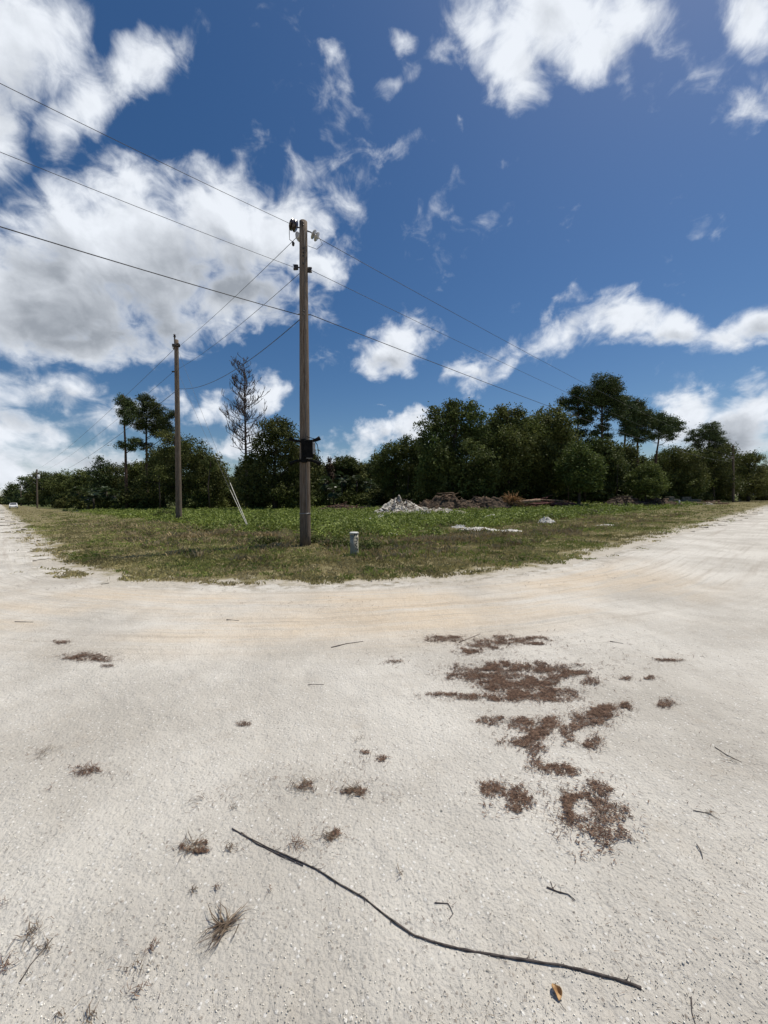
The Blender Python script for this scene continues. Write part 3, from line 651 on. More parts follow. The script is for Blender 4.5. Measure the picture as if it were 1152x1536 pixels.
# ------------------------------------------------------------------ trees
def big_tree(name, cat, px, D, top_px, top_py, lst, label, base_r=.3, leaf='oak_leaf', bark='bark', nclump=500, nleaf=26, cr=.75, ll=.34, lw=.22, group=None, depth=.9, wob=.25, upb=.4, start=.3, shell=.45, flat=.75, limbs=True):
    g = ground_pt(px, D); root = empty(name, g); tag(root, label, cat, group)
    bl = px_blobs(px, D, lst, depth, g); tp_ = P(top_px, top_py, D) - g
    trunk(base_r, tp_, bl, M[bark], root, wob=wob, start=start, limbs=limbs)
    crown('crown', bl, nclump, nleaf, cr, ll, lw, M[leaf], root, upb, shell, flat, zmin=.1); return root
PG = 'tall pines standing above the treeline'
PK = dict(leaf='pine_leaf', bark='pine_bark', cr=.62, ll=.42, lw=.12, nleaf=34, flat=.6, group=PG, wob=.15, start=.45, shell=.2)
big_tree('pine_tree', 'pine', 190, 74, 186, 592, [(185, 601, 11, 9), (192, 612, 12, 9), (182, 618, 8, 6), (198, 626, 9, 7), (190, 634, 7, 5), (184, 668, 9, 5), (196, 672, 8, 5), (200, 660, 7, 4), (193, 605, 8, 8)], 'leftmost tall pine with a bare straight trunk and tufted top', .33, nclump=260, **PK)
big_tree('pine_tree', 'pine', 220, 78, 219, 596, [(216, 602, 13, 11), (228, 612, 14, 11), (212, 618, 11, 9), (238, 622, 13, 12), (222, 632, 15, 11), (244, 636, 11, 12), (212, 640, 10, 8), (250, 648, 10, 11), (232, 645, 15, 10), (205, 662, 9, 5), (216, 668, 9, 6), (258, 622, 5, 8)], 'bushy pine just right of the leftmost pine with a slanting crown', .33, nclump=640, **PK)
# right pines
big_tree('pine_tree', 'pine', 903, 70, 902, 570, [(903, 577, 19, 12), (892, 590, 16, 10), (918, 588, 16, 11), (884, 603, 12, 9), (903, 602, 19, 11), (922, 604, 14, 10), (928, 616, 9, 8), (888, 618, 9, 6), (912, 622, 13, 8), (906, 640, 11, 6), (893, 650, 9, 5), (914, 654, 8, 5)], 'tallest pine of the right group with a domed crown', .36, nclump=720, **PK)
big_tree('pine_tree', 'pine', 869, 72, 866, 583, [(864, 588, 11, 7), (850, 601, 12, 6), (867, 601, 12, 8), (873, 616, 10, 8), (853, 613, 7, 4), (879, 632, 9, 7), (866, 632, 7, 5), (872, 650, 9, 6)], 'open ragged pine left of the tallest pine', .3, nclump=340, **PK)
big_tree('pine_tree', 'pine', 936, 74, 938, 596, [(938, 602, 12, 9), (944, 616, 13, 9), (930, 626, 10, 7), (945, 634, 12, 8), (936, 648, 9, 6), (950, 650, 8, 6)], 'narrow pine directly right of the tallest pine', .3, nclump=360, **PK)
big_tree('pine_tree', 'pine', 955, 76, 957, 600, [(958, 606, 11, 8), (952, 618, 12, 9), (967, 621, 12, 9), (960, 635, 14, 8), (949, 648, 9, 6), (968, 648, 10, 6), (958, 660, 9, 5)], 'rounded pine between the narrow pine and the spreading one', .3, nclump=400, **PK)
big_tree('pine_tree', 'pine', 978, 78, 990, 632, [(985, 626, 16, 7), (1000, 632, 16, 8), (1012, 641, 10, 10), (975, 637, 12, 8), (992, 646, 15, 7), (1006, 655, 10, 4), (978, 655, 9, 6), (972, 622, 10, 6)], 'spreading pine with an umbrella crown at the right end of the pine group', .33, nclump=480, **PK)
big_tree('pine_tree', 'pine', 1066, 92, 1064, 640, [(1062, 641, 13, 6), (1046, 650, 14, 6), (1076, 650, 15, 7), (1034, 659, 8, 3), (1060, 658, 16, 6), (1084, 660, 9, 5), (1050, 667, 10, 4), (1072, 670, 13, 6)], 'flat-topped pine rising near the right pole', .33, nclump=420, **PK)

# broadleaf trees of the front row
OK_ = dict(group='dark broadleaf trees at the edge of the clearing')
big_tree('oak_tree', 'oak', 268, 72, 262, 650, [(262, 668, 24, 20), (240, 690, 26, 22), (290, 680, 24, 22), (305, 700, 22, 24), (270, 710, 34, 26), (235, 725, 26, 22), (310, 730, 24, 22), (275, 738, 38, 18), (325, 715, 12, 16), (252, 655, 12, 10)], 'broad dark oak behind the second pole', .4, nclump=1100, **OK_)
big_tree('oak_tree', 'oak', 325, 76, 322, 690, [(325, 715, 14, 16), (318, 735, 20, 18), (340, 740, 12, 12), (332, 725, 12, 12)], 'low oak filling the gap left of the bare dead tree', .25, nclump=300, **OK_)
big_tree('oak_tree', 'oak', 412, 62, 412, 632, [(412, 645, 20, 18), (398, 668, 24, 22), (432, 660, 20, 20), (440, 690, 22, 24), (385, 700, 24, 24), (415, 705, 34, 28), (380, 732, 24, 20), (445, 725, 22, 22), (412, 738, 40, 16), (426, 640, 12, 12)], 'rounded oak right behind the near utility pole on its left side', .38, nclump=1100, **OK_)
big_tree('oak_tree', 'oak', 680, 56, 684, 604, [(690, 618, 22, 18), (665, 632, 22, 20), (712, 634, 20, 18), (650, 655, 24, 24), (690, 655, 34, 26), (722, 665, 20, 26), (655, 690, 30, 28), (700, 695, 36, 30), (640, 720, 20, 20), (672, 725, 34, 22), (712, 725, 26, 22), (680, 608, 9, 8), (706, 612, 8, 8), (652, 618, 8, 8)], 'largest dark oak with a tall crown behind the white sand heap', .45, nclump=1500, **OK_)
big_tree('oak_tree', 'oak', 762, 58, 764, 618, [(762, 630, 24, 18), (745, 650, 22, 22), (785, 640, 22, 20), (765, 670, 34, 28), (800, 665, 22, 26), (745, 700, 26, 26), (785, 705, 32, 28), (765, 730, 34, 18), (778, 618, 9, 8), (750, 618, 8, 8)], 'dark oak just right of the largest oak, above the root ball', .42, nclump=1300, **OK_)
big_tree('oak_tree', 'oak', 822, 60, 824, 622, [(820, 630, 20, 14), (838, 640, 20, 18), (808, 655, 22, 22), (842, 668, 26, 26), (815, 692, 30, 28), (845, 705, 22, 24), (825, 725, 26, 16), (832, 620, 10, 8)], 'dark oak third from the sand heap, next to the ragged pine', .4, nclump=1100, **OK_)
big_tree('oak_tree', 'oak', 868, 54, 870, 668, [(868, 682, 18, 16), (855, 700, 16, 16), (882, 700, 18, 18), (866, 718, 22, 16), (884, 724, 14, 12)], 'smaller olive green tree below the ragged pine', .22, 'light_leaf', nclump=520, nleaf=20)
big_tree('leafy_bush', 'bush', 969, 60, 969, 700, [(969, 704, 13, 10), (958, 716, 15, 12), (981, 716, 14, 12), (968, 728, 24, 13), (952, 732, 12, 9), (985, 733, 13, 9)], 'bright green rounded bush below the narrow pine', .16, 'light_leaf', nclump=520, nleaf=22, cr=.55, ll=.28, lw=.18)
big_tree('oak_tree', 'oak', 592, 66, 592, 664, [(590, 680, 20, 16), (612, 672, 18, 16), (628, 680, 16, 18), (600, 700, 30, 20), (575, 705, 20, 18), (628, 710, 22, 20), (600, 728, 36, 18)], 'dark oak left of the largest oak, above the left end of the sand heap', .35, nclump=900, **OK_)
big_tree('oak_tree', 'oak', 900, 66, 902, 660, [(898, 672, 20, 14), (915, 680, 20, 16), (900, 695, 26, 20), (925, 705, 20, 20), (905, 722, 30, 16), (880, 670, 14, 12)], 'dark broadleaf tree around the trunk of the tallest pine', .3, nclump=800, **OK_)
big_tree('oak_tree', 'oak', 938, 70, 938, 670, [(938, 684, 18, 16), (930, 706, 18, 18), (946, 715, 16, 16), (938, 730, 22, 12)], 'dark broadleaf tree around the trunk of the narrow pine', .28, nclump=500, **OK_)
big_tree('oak_tree', 'oak', 1010, 82, 1010, 672, [(1005, 686, 20, 13), (1028, 684, 20, 14), (1010, 704, 28, 20), (1038, 708, 20, 20), (1000, 722, 22, 16), (1028, 728, 26, 12)], 'dense dark tree below the spreading pine', .33, nclump=900, **OK_)
big_tree('oak_tree', 'oak', 1070, 90, 1072, 665, [(1068, 676, 26, 12), (1088, 680, 18, 12), (1055, 694, 24, 18), (1082, 698, 22, 18), (1060, 716, 26, 16), (1085, 722, 22, 14), (1040, 690, 14, 12), (1062, 736, 26, 8), (1092, 734, 20, 8)], 'broad tree under the flat-topped pine', .33, nclump=900, **OK_)
big_tree('oak_tree', 'oak', 1122, 95, 1124, 680, [(1118, 690, 16, 12), (1132, 688, 13, 10), (1112, 706, 18, 14), (1132, 708, 18, 14), (1118, 724, 24, 12), (1142, 726, 14, 10), (1125, 736, 26, 7)], 'round topped tree right of the grey pole above the fence', .33, nclump=700, **OK_)
big_tree('oak_tree', 'oak', 1158, 125, 1158, 698, [(1150, 705, 14, 9), (1168, 705, 16, 12), (1155, 722, 22, 12), (1180, 715, 20, 16)], 'far tree cut by the right edge of the picture', .33, nclump=400, **OK_)

# left treeline, receding along the road
LG = dict(group='trees receding along the left road')
for (px, D, top, lst, lab, lf) in (
    (150, 92, 686, [(148, 690, 5, 6), (150, 699, 10, 8), (146, 708, 15, 9), (155, 718, 20, 12), (150, 732, 24, 14), (150, 745, 26, 9)], 'spire-topped dark tree left of the pines', 'pine_leaf'),
    (174, 94, 700, [(174, 703, 10, 8), (168, 715, 14, 12), (180, 728, 16, 14), (172, 742, 20, 10)], 'rounded tree between the spired tree and the leftmost pine', 'oak_leaf'),
    (200, 88, 700, [(200, 705, 14, 12), (208, 722, 18, 14), (192, 730, 16, 14), (204, 742, 20, 10)], 'dark tree behind the leftmost pine trunk', 'oak_leaf'),
    (124, 108, 706, [(124, 713, 12, 8), (118, 724, 14, 10), (130, 728, 14, 12), (122, 742, 20, 9)], 'low tree left of the spired tree', 'oak_leaf'),
    (99, 110, 712, [(99, 716, 9, 8), (96, 728, 14, 10), (103, 738, 15, 10), (98, 748, 16, 7)], 'dark bushy tree beside the far verge', 'oak_leaf'),
    (78, 150, 712, [(78, 716, 10, 7), (70, 724, 12, 9), (84, 730, 12, 10), (76, 742, 16, 9)], 'tree right of the slim distant pole', 'oak_leaf'),
    (62, 160, 711, [(62, 714, 10, 6), (56, 722, 11, 8), (66, 732, 12, 9), (60, 744, 14, 8)], 'tree directly behind the slim distant pole', 'oak_leaf'),
    (42, 210, 717, [(42, 720, 8, 4), (38, 728, 8, 6), (46, 736, 9, 8), (41, 747, 12, 6)], 'far open tree between the first two distant poles', 'pine_leaf'),
    (25, 300, 727, [(24, 730, 6, 3), (19, 737, 6, 4), (28, 740, 7, 6), (22, 748, 10, 5)], 'far tree behind the farthest pole', 'pine_leaf'),
    (11, 420, 738, [(11, 741, 5, 3), (14, 747, 6, 4), (6, 750, 6, 3)], 'farthest tree at the vanishing point of the left road', 'oak_leaf')):
    k = D / 576.
    lst = lst + [(px - 6, 751.5, 15, 5), (px + 8, 750.5, 14, 5)]
    big_tree('broadleaf_tree', 'tree', px, D, px, top + 4, lst, lab, .28, lf, nclump=int(min(480, 260 * len(lst) / 4)), nleaf=24, cr=max(.75, k * 4), ll=max(.36, k * 2.2), lw=max(.24, k * 1.5), **LG)

# cabbage palms and palmetto in the left treeline
def palm(px, D, py, label, r=1.6, nf=22, dead=0):
    g = ground_pt(px, D); rt = empty('cabbage_palm', g); tag(rt, label, 'palm', 'cabbage palms in the treeline')
    top = P(px, py, D) - g; MB().tube([Vector((0, 0, -.2)), top * .5 + Vector((.1, 0, 0)), top], [.22, .17, .17], 9).build('trunk', M['bark'], rt)
    Vv = []; Ff = []
    for i in range(nf):
        az = rnd.uniform(0, 6.28); el = rnd.uniform(-.9, 1.2); d_ = Vector((math.cos(az) * math.cos(el), math.sin(az) * math.cos(el), math.sin(el)))
        side = d_.cross(Vector((0, 0, 1))).normalized(); hub = top + d_ * r * .45
        for j in range(11):
            a = -1.15 + 2.3 * j / 10; q_ = (d_ * math.cos(a) + side * math.sin(a)).normalized(); tip = hub + q_ * r * .6 * (1 - .15 * abs(a)) + Vector((0, 0, -.25 * r * rnd.uniform(.4, 1)))
            w = q_.cross(d_.cross(side)).normalized() * .05 * r; b = len(Vv)
            Vv += [hub - w, hub.lerp(tip, .55) - w * 1.1 + Vector((0, 0, .05)), tip, hub.lerp(tip, .55) + w * 1.1 + Vector((0, 0, .05))]; Ff.append((b, b + 1, b + 2, b + 3))
    me = np_mesh('crown', [tuple(v) for v in Vv], Ff, False, {'tint': np.repeat(rng.uniform(.2, .9, len(Ff)), 4)}); obj('crown', me, M['palm_leaf'], rt); return rt
for (px, D, py, lab) in ((118, 86, 738, 'low cabbage palm right of the dark bushy tree'), (132, 82, 742, 'palm left of the spired tree'), (146, 80, 740, 'palm in front of the spired tree'), (160, 80, 738, 'palm right of the spired tree'), (172, 79, 744, 'low palm left of the leftmost pine'),
                         (140, 76, 748, 'lowest palm at the grass edge'), (512, 78, 716, 'slender palm right of the near pole'), (535, 80, 722, 'palm behind the small brush pile'), (488, 76, 724, 'palm beside the near pole'), (556, 74, 728, 'low palm left of the dark oaks'), (500, 74, 735, 'short palm in the clearing edge right of the near pole')):
    palm(px, D, py, lab, r=1.8, nf=30)
big_tree('cypress_tree', 'tree', 494, 82, 494, 692, [(494, 692, 2.5, 6), (494, 702, 5, 8), (494, 716, 6, 10), (494, 732, 7, 10)], 'thin rust-brown conical tree right of the near pole', .14, 'rust_leaf', nclump=110, nleaf=22, cr=.6)

# second row: copies fill the wood behind (no two at the same size or turn)
def proto_oak(seed, name='oak_tree'):
    rs = random.Random(seed); root = empty(name); bl = []
    for i in range(11):
        a = rs.uniform(0, 6.28); rr_ = rs.uniform(.5, 3.4); zz = rs.uniform(3, 9.8); k = 1 - abs(zz - 5.5) / 8
        bl.append((math.cos(a) * rr_ * k, math.sin(a) * rr_ * k, zz, rs.uniform(1.4, 2.3), rs.uniform(1.4, 2.3), rs.uniform(1.1, 1.8)))
    trunk(.3, (0, 0, 9.5), bl, M['bark'], root); crown('crown', bl, 620, 22, .75, .40, .27, M['oak_leaf'], root, zmin=.2); return root
protos = [proto_oak(s) for s in (3, 14, 25, 36)]
first = [True] * 4
def fill(px, D, ytop, label, i, wide=1.0):
    o = protos[i] if first[i] else copy_tree(protos[i]); first[i] = False
    g = ground_pt(px, D); h = P(px, ytop, D).z - g.z; s = h / 11.2
    o.location = g; o.rotation_euler.z = rnd.uniform(0, 6.28); o.scale = (s * wide, s * wide, s); tag(o, label, 'oak', 'oaks filling the wood behind the clearing')
for i, (px, D, yt, lab, w) in enumerate((
    (468, 84, 690, 'oak behind the near utility pole', 1), (480, 90, 694, 'oak just right of the near utility pole', 1), (505, 92, 690, 'oak behind the rust-brown conical tree', 1.1), (528, 90, 684, 'oak above the small brush pile', 1.1),
    (548, 88, 690, 'oak above the gap left of the sand heap', 1), (565, 84, 676, 'tree left of the dark oaks above the sand heap', 1), (640, 80, 664, 'oak behind the left side of the largest oak', 1.2), (740, 76, 640, 'oak in the notch between the two largest oaks', 1.2),
    (800, 78, 632, 'oak behind the third oak', 1.2), (850, 82, 640, 'oak behind the ragged pine', 1.1), (885, 84, 664, 'oak between the ragged and tallest pines', 1), (920, 86, 672, 'oak behind the tallest pine', 1), (955, 88, 680, 'oak behind the bright green bush', 1.1),
    (985, 92, 678, 'oak behind the umbrella pine trunk', 1.1), (1025, 98, 682, 'oak left of the flat-topped pine', 1.1), (1050, 100, 678, 'oak behind the flat-topped pine', 1.2), (1095, 106, 684, 'oak behind the grey right pole', 1.2), (1145, 130, 700, 'oak behind the board fence', 1.2),
    (225, 90, 690, 'oak beneath the slanting pine', 1.1), (245, 88, 672, 'oak left behind the second pole', 1.2), (300, 86, 676, 'oak right behind the second pole', 1.1), (335, 90, 706, 'low oak left of the dead tree', 1), (352, 92, 712, 'oak under the dead tree branches', 1), (372, 84, 690, 'oak behind the dead tree', 1.1),
    (452, 80, 664, 'oak right behind the rounded oak', 1), (185, 100, 712, 'oak behind the palms', 1.2), (136, 118, 712, 'oak left behind the spired tree', 1.2), (108, 130, 714, 'oak behind the dark bushy tree', 1.2), (88, 150, 716, 'oak far right of the slim distant pole', 1.2))):
    fill(px, D, yt, lab, i % 4, w)
# understorey shrubs at the wood's edge
shr = None; sbl = [(0, 0, .9, 1.5, 1.4, .9), (.9, .2, .7, 1.1, 1, .7), (-1, -.1, .8, 1.1, 1, .8), (.1, -.3, 1.6, .9, .9, .7)]
edge = [(95, 100), (128, 84), (165, 78), (205, 72), (225, 70), (285, 68), (300, 70), (322, 70), (345, 76), (360, 74), (385, 60), (435, 60), (452, 66), (475, 72), (520, 76), (545, 74), (570, 68), (610, 60), (645, 56), (700, 54), (745, 56), (790, 58), (812, 60), (848, 62), (880, 62), (915, 66), (940, 66), (1000, 78), (1022, 80), (1045, 84), (1068, 90), (1120, 102), (1145, 104)]
SHL = ['beside the far verge of the left road', 'below the spire-topped tree, left side', 'below the spire-topped tree, right side', 'right of the leftmost pine trunk', 'under the slanting pine', 'just right of the second pole', 'right of the second pole under the oak', 'left of the guy wires', 'behind the guy wires', 'at the foot of the bare dead tree', 'under the left side of the rounded oak', 'under the right side of the rounded oak', 'behind the foot of the near pole', 'right of the near pole', 'behind the small red-brown brush pile', 'between the small brush pile and the sand heap', 'behind the left end of the sand heap', 'behind the top of the sand heap', 'under the left side of the largest oak', 'under the right side of the largest oak', 'between the largest oak and the root ball', 'behind the root ball', 'behind the red log pile', 'behind the right end of the log pile', 'under the olive green tree', 'left of the bright green bush', 'touching the left side of the bright green bush', 'right of the bright green bush', 'behind the grey junk', 'below the flat-topped pine, left side', 'behind the wire fence', 'behind the left end of the board fence', 'behind the right end of the board fence']
for i, (px, D) in enumerate(edge):
    D += 3
    if shr is None:
        shr = empty('shrub'); MB().tube([Vector((0, 0, -.1)), Vector((.1, 0, .7)), Vector((0, .1, 1.5))], [.07, .05, .02], 6).build('stem', M['bark'], shr)
        crown('foliage', sbl, 110, 26, .42, .26, .17, M['oak_leaf'], shr, zmin=.05); o = shr
    else: o = copy_tree(shr)
    o.location = ground_pt(px + rnd.uniform(-4, 4), D); o.rotation_euler.z = rnd.uniform(0, 6.28); s = rnd.uniform(1.1, 2.0); o.scale = (s * 1.1, s * 1.1, s)
    tag(o, 'dark evergreen shrub ' + SHL[i], 'shrub', 'undergrowth shrubs along the edge of the wood')
# slim bare trunks inside the wood
TRL = ['behind the top of the sand heap', 'at the left side of the big dark brush heap', 'behind the big dark brush heap', 'between the two dark brush heaps and the root ball', 'right behind the root ball', 'behind the left half of the red logs', 'behind the right end of the red logs', 'left of the olive green tree trunk', 'between the olive green tree and the tallest pine', 'right of the olive green tree trunk', 'left of the grey branch tangle', 'above the right end of the long fallen log', 'left of the second pole in the wood', 'between the second pole and the dead tree']
for i, px in enumerate((612, 640, 664, 735, 778, 803, 853, 861, 887, 878, 925, 848, 240, 315)):
    D = 60 + rnd.uniform(0, 6); g = ground_pt(px, D); rt = empty('slender_tree', g); tag(rt, 'slim young tree trunk ' + TRL[i], 'tree', 'slim trunks at the edge of the wood')
    h = rnd.uniform(5, 8); MB().tube([Vector((0, 0, -.2)), Vector((rnd.uniform(-.3, .3), 0, h * .5)), Vector((rnd.uniform(-.5, .5), 0, h))], [.11, .09, .05], 7).build('trunk', M['dead_wood'], rt)
    crown('crown', [(0, 0, h, 1.1, 1.1, .9), (.5, .2, h - 1, .8, .8, .6)], 30, 22, .4, .3, .2, M['oak_leaf'], rt)
# far wood that reads as one mass
cen = []
for k in range(5200):
    px = rnd.uniform(-60, 1230); D = rnd.uniform(105, 150) if px > 190 else rnd.uniform(170, 330) + max(0, (60 - px)) * 3
    p = P(px, 750, D); hmax = np.interp(px, [0, 20, 60, 120, 190, 200, 330, 460, 640, 860, 1000, 1152], [10, 12, 13, 13, 13, 10, 7, 8, 10, 12, 10, 9])
    if lot(p.x, p.y) < 14: continue
    cen.append((p.x, p.y, float(H(p.x, p.y)) + rnd.random() ** .8 * hmax))
cen = np.array(cen); g_ = rng.normal(size=(len(cen), 26, 3)) * np.array([1.2, 1.2, .8]); cc = (cen[:, None] + g_).reshape(-1, 3); cc = cc[cc[:, 2] > .1]
V, F = leaf_quads(cc, .8, .55); me = np_mesh('far_wood', V, F, False, {'tint': np.repeat(rng.uniform(.1, .9, len(F)), 4)})
tag(obj('far_wood', me, M['far_leaf']), 'dark far-off wood closing the horizon behind the trees', 'wood', kind='stuff')

# the bare dead tree
g = ground_pt(370, 68); dt = empty('dead_tree', g); tag(dt, 'tall bare dead pine with brown leafless branches', 'dead tree')
mb = MB(); tp_ = P(366, 536, 68) - g; npt = 16
tr = [Vector((tp_.x * (i / (npt - 1)) + rnd.uniform(-.08, .08), rnd.uniform(-.1, .1), tp_.z * i / (npt - 1))) for i in range(npt)]; tr[0].z = -.2
mb.tube(tr, [.30 - .26 * i / (npt - 1) for i in range(npt)], 9); mb.build('trunk', M['dead_wood'], dt)
mb = MB()
def twig(p, d_, L, r, lev):
    pts = [p]; q_ = Vector(p); dd = Vector(d_)
    n = 5
    for i in range(n):
        dd = (dd + Vector((rnd.uniform(-.25, .25), rnd.uniform(-.25, .25), rnd.uniform(0, .26)))).normalized(); q_ = q_ + dd * L / n; pts.append(Vector(q_))
    mb.tube(pts, [max(.030, r * (1 - .75 * i / n)) for i in range(n + 1)], 5, cap=False)
    if lev > 0:
        for k in range(5 if lev == 2 else 3):
            i = rnd.randint(1, n); s = pts[i]; az = rnd.uniform(0, 6.28)
            nd = (dd + Vector((math.cos(az), math.sin(az), rnd.uniform(-.1, .8))) * .85).normalized(); twig(s, nd, L * rnd.uniform(.35, .55), r * .5, lev - 1)
Htr = tp_.z
for k in range(76):
    f = .36 + .63 * (k + rnd.random()) / 76; i = f * (npt - 1); j = min(int(i), npt - 2); p = tr[j].lerp(tr[j + 1], i - j); az = rnd.uniform(0, 6.28)
    L = (1 - ((f - .5) / .56) ** 2) * 4.4 * rnd.uniform(.55, 1.0); L = max(1.2, L)
    twig(p, (math.cos(az), math.sin(az), rnd.uniform(.0, .35)), L, .075 * (1.25 - f * .6), 2 if L > 1.6 else 1)
mb.build('branches', M['dead_wood'], dt)

# ------------------------------------------------------------------ brush piles, sand heap, logs
def heap(name, px, D, w, h, dep, mat_, label, cat, seed=1, rug=.3, peak=0., group=None, noise_s=1.2, loc=None, sink=.06):
    g = loc or ground_pt(px, D); n = 64; xs = np.linspace(-1, 1, n); X, Y = np.meshgrid(xs, xs, indexing='ij'); rr_ = np.hypot(X - peak * (1 - np.abs(X)), Y)
    Z = np.clip(1 - rr_ ** 1.25, 0, 1) ** .9; Z = np.minimum(Z, .74 + .12 * Z); Z = Z * (1 + rug * fbm(X * noise_s * 1.3, Y * noise_s * 1.3, seed, 4)) + rug * .12 * fbm(X * 5, Y * 5, seed + 5, 3) * (rr_ < 1)
    outl = 1 + .18 * fbm(X * .8, Y * .8, seed + 9, 2)
    V = np.stack([X * w * .5 * outl, Y * dep * .5 * outl, np.maximum(Z, 0) * h - np.where(rr_ > .96, sink + .05, sink)], 2).reshape(-1, 3)
    i, j = np.meshgrid(np.arange(n - 1), np.arange(n - 1), indexing='ij'); b = (i * n + j).ravel(); F = np.stack([b, b + n, b + n + 1, b + 1], 1)
    keepf = (rr_.ravel()[F] < 1.08).all(axis=1); F = F[keepf]
    o = obj(name, np_mesh(name, V, F, True), mat_, None, g); tag(o, label, cat, group); return o
def branches_mesh(w, h, dep, n, r0, r1, l0, l1, flat=.35, crook=.15, sides=5):
    mb = MB()
    for _ in range(n):
        a = rnd.uniform(0, 6.28); u = rnd.random() ** .6; x_ = math.cos(a) * u * w / 2; y_ = math.sin(a) * u * dep / 2; z_ = rnd.random() * h * max(.12, 1 - u)
        az = rnd.uniform(0, 6.28); d_ = Vector((math.cos(az), math.sin(az), rnd.uniform(-flat, flat))).normalized(); L = rnd.uniform(l0, l1); r = rnd.uniform(r0, r1)
        p = Vector((x_, y_, z_)); pts = []
        for k in range(5):
            q_ = p + d_ * L * (k / 4 - .5) + Vector((rnd.uniform(-1, 1), rnd.uniform(-1, 1), rnd.uniform(-.6, .6))) * crook * L * .3; q_.z = max(q_.z, .02); pts.append(q_)
        mb.tube(pts, [r, r * .9, r * .75, r * .55, r * .3], sides)
    return mb
def brush_pile(px, D, w, h, dep, label, n=120, m1='log', mound='soil', r=(.02, .09), L=(.8, 2.8), group='brush piles across the clearing', mh=.75):
    g = ground_pt(px, D); rt = empty('brush_pile', g); tag(rt, label, 'brush pile', group)
    o = heap('soil_mound', px, D, w * .95, h * mh, dep * .9, M[mound], None, None, seed=int(px), rug=.5, noise_s=2.2, loc=Vector((0, 0, 0))); o.parent = rt
    branches_mesh(w, h, dep, n, r[0], r[1], L[0], L[1]).build('tangled_branches', M[m1], rt)
    return rt
def strip(o):
    for k in ('label', 'category'):
        if k in o: del o[k]
brush_pile(512, 60, 7, 1.1, 3.5, 'small low brush pile of red-brown branches right of the near pole', 110, 'red_log')
brush_pile(545, 62, 6, .5, 2.5, 'thin flat scatter of brush left of the sand heap', 50, 'log')
brush_pile(668, 48, 10, 2.5, 4.5, 'big dark heap of soil and brush under the largest oak', 190, 'log')
brush_pile(726, 50, 10, 2.2, 4, 'dark heap of brush between the largest oak and the root ball', 150, 'dead_wood')
brush_pile(812, 54, 8, 1.25, 4, 'long pile of red-brown logs right of the root ball', 130, 'red_log', r=(.05, .16), L=(1.5, 4))
brush_pile(850, 55, 5, .8, 3, 'low end of the log pile left of the tallest pine', 60, 'log')
brush_pile(936, 58, 8, 1.6, 4, 'grey tangle of branches left of the bright green bush', 190, 'dead_wood')
brush_pile(985, 60, 7.5, 1.4, 4, 'brush and rubble pile below the umbrella pine', 150, 'log')
brush_pile(1066, 70, 6, .8, 3, 'low flat brush pile left of the grey right pole', 70, 'log')
brush_pile(893, 38, 3.2, .55, 2, 'pale dry brush tangle in the green weeds at the right', 80, 'straw', 'soil', r=(.01, .03), L=(.4, 1.4), mh=.4)
# root ball
g = ground_pt(769, 50); rb = empty('root_ball', g); tag(rb, 'orange-brown upturned root ball among the brush', 'root ball')
mb = MB()
for k in range(260):
    d_ = Vector((rnd.gauss(0, 1), rnd.gauss(0, 1) - .3, abs(rnd.gauss(0, .8)))).normalized(); L = rnd.uniform(.5, 1.5); p = Vector((0, 0, .75)) + d_ * rnd.uniform(.1, .5)
    q1 = p + d_ * L * .5 + Vector((rnd.uniform(-.2, .2), rnd.uniform(-.2, .2), rnd.uniform(-.2, .2))); q2 = q1 + d_ * L * .5 + Vector((rnd.uniform(-.3, .3), 0, rnd.uniform(-.5, .1)))
    q2.z = max(q2.z, .02); mb.tube([p, q1, q2], [.05, .03, .012], 5)
mb.build('roots', M['root'], rb)
MB().lathe((-.2, 0, .7), (1, -.25, .1), [(-.1, .3), (.3, .55), (.7, .35), (1.5, .28), (3.6, .22)], 12).build('stump', M['log'], rb)
# fallen logs
for (x0, x1, D, z, r, lab, m_) in ((790, 862, 51.5, .55, .2, 'long fallen reddish log right of the root ball', 'red_log'), (800, 850, 51, 1.1, .09, 'thin pale pole lying on the log pile', 'log'), (478, 575, 58, .2, .09, 'thin pale log lying on the ground beside the small brush pile', 'log'), (1040, 1092, 66, .3, .1, 'pale fallen log in front of the wire fence', 'log')):
    a = ground_pt(x0, D) + Vector((0, 0, z)); b = ground_pt(x1, D + 1) + Vector((0, 0, z * .8))
    pts = [a.lerp(b, i / 7.) + Vector((0, 0, rnd.uniform(-.05, .05))) for i in range(8)]
    tag(MB().tube(pts, [r * (1 - .06 * i) for i in range(8)], 9, jit=.08).build('fallen_log', M[m_], None, origin=a), lab, 'log', 'fallen logs')
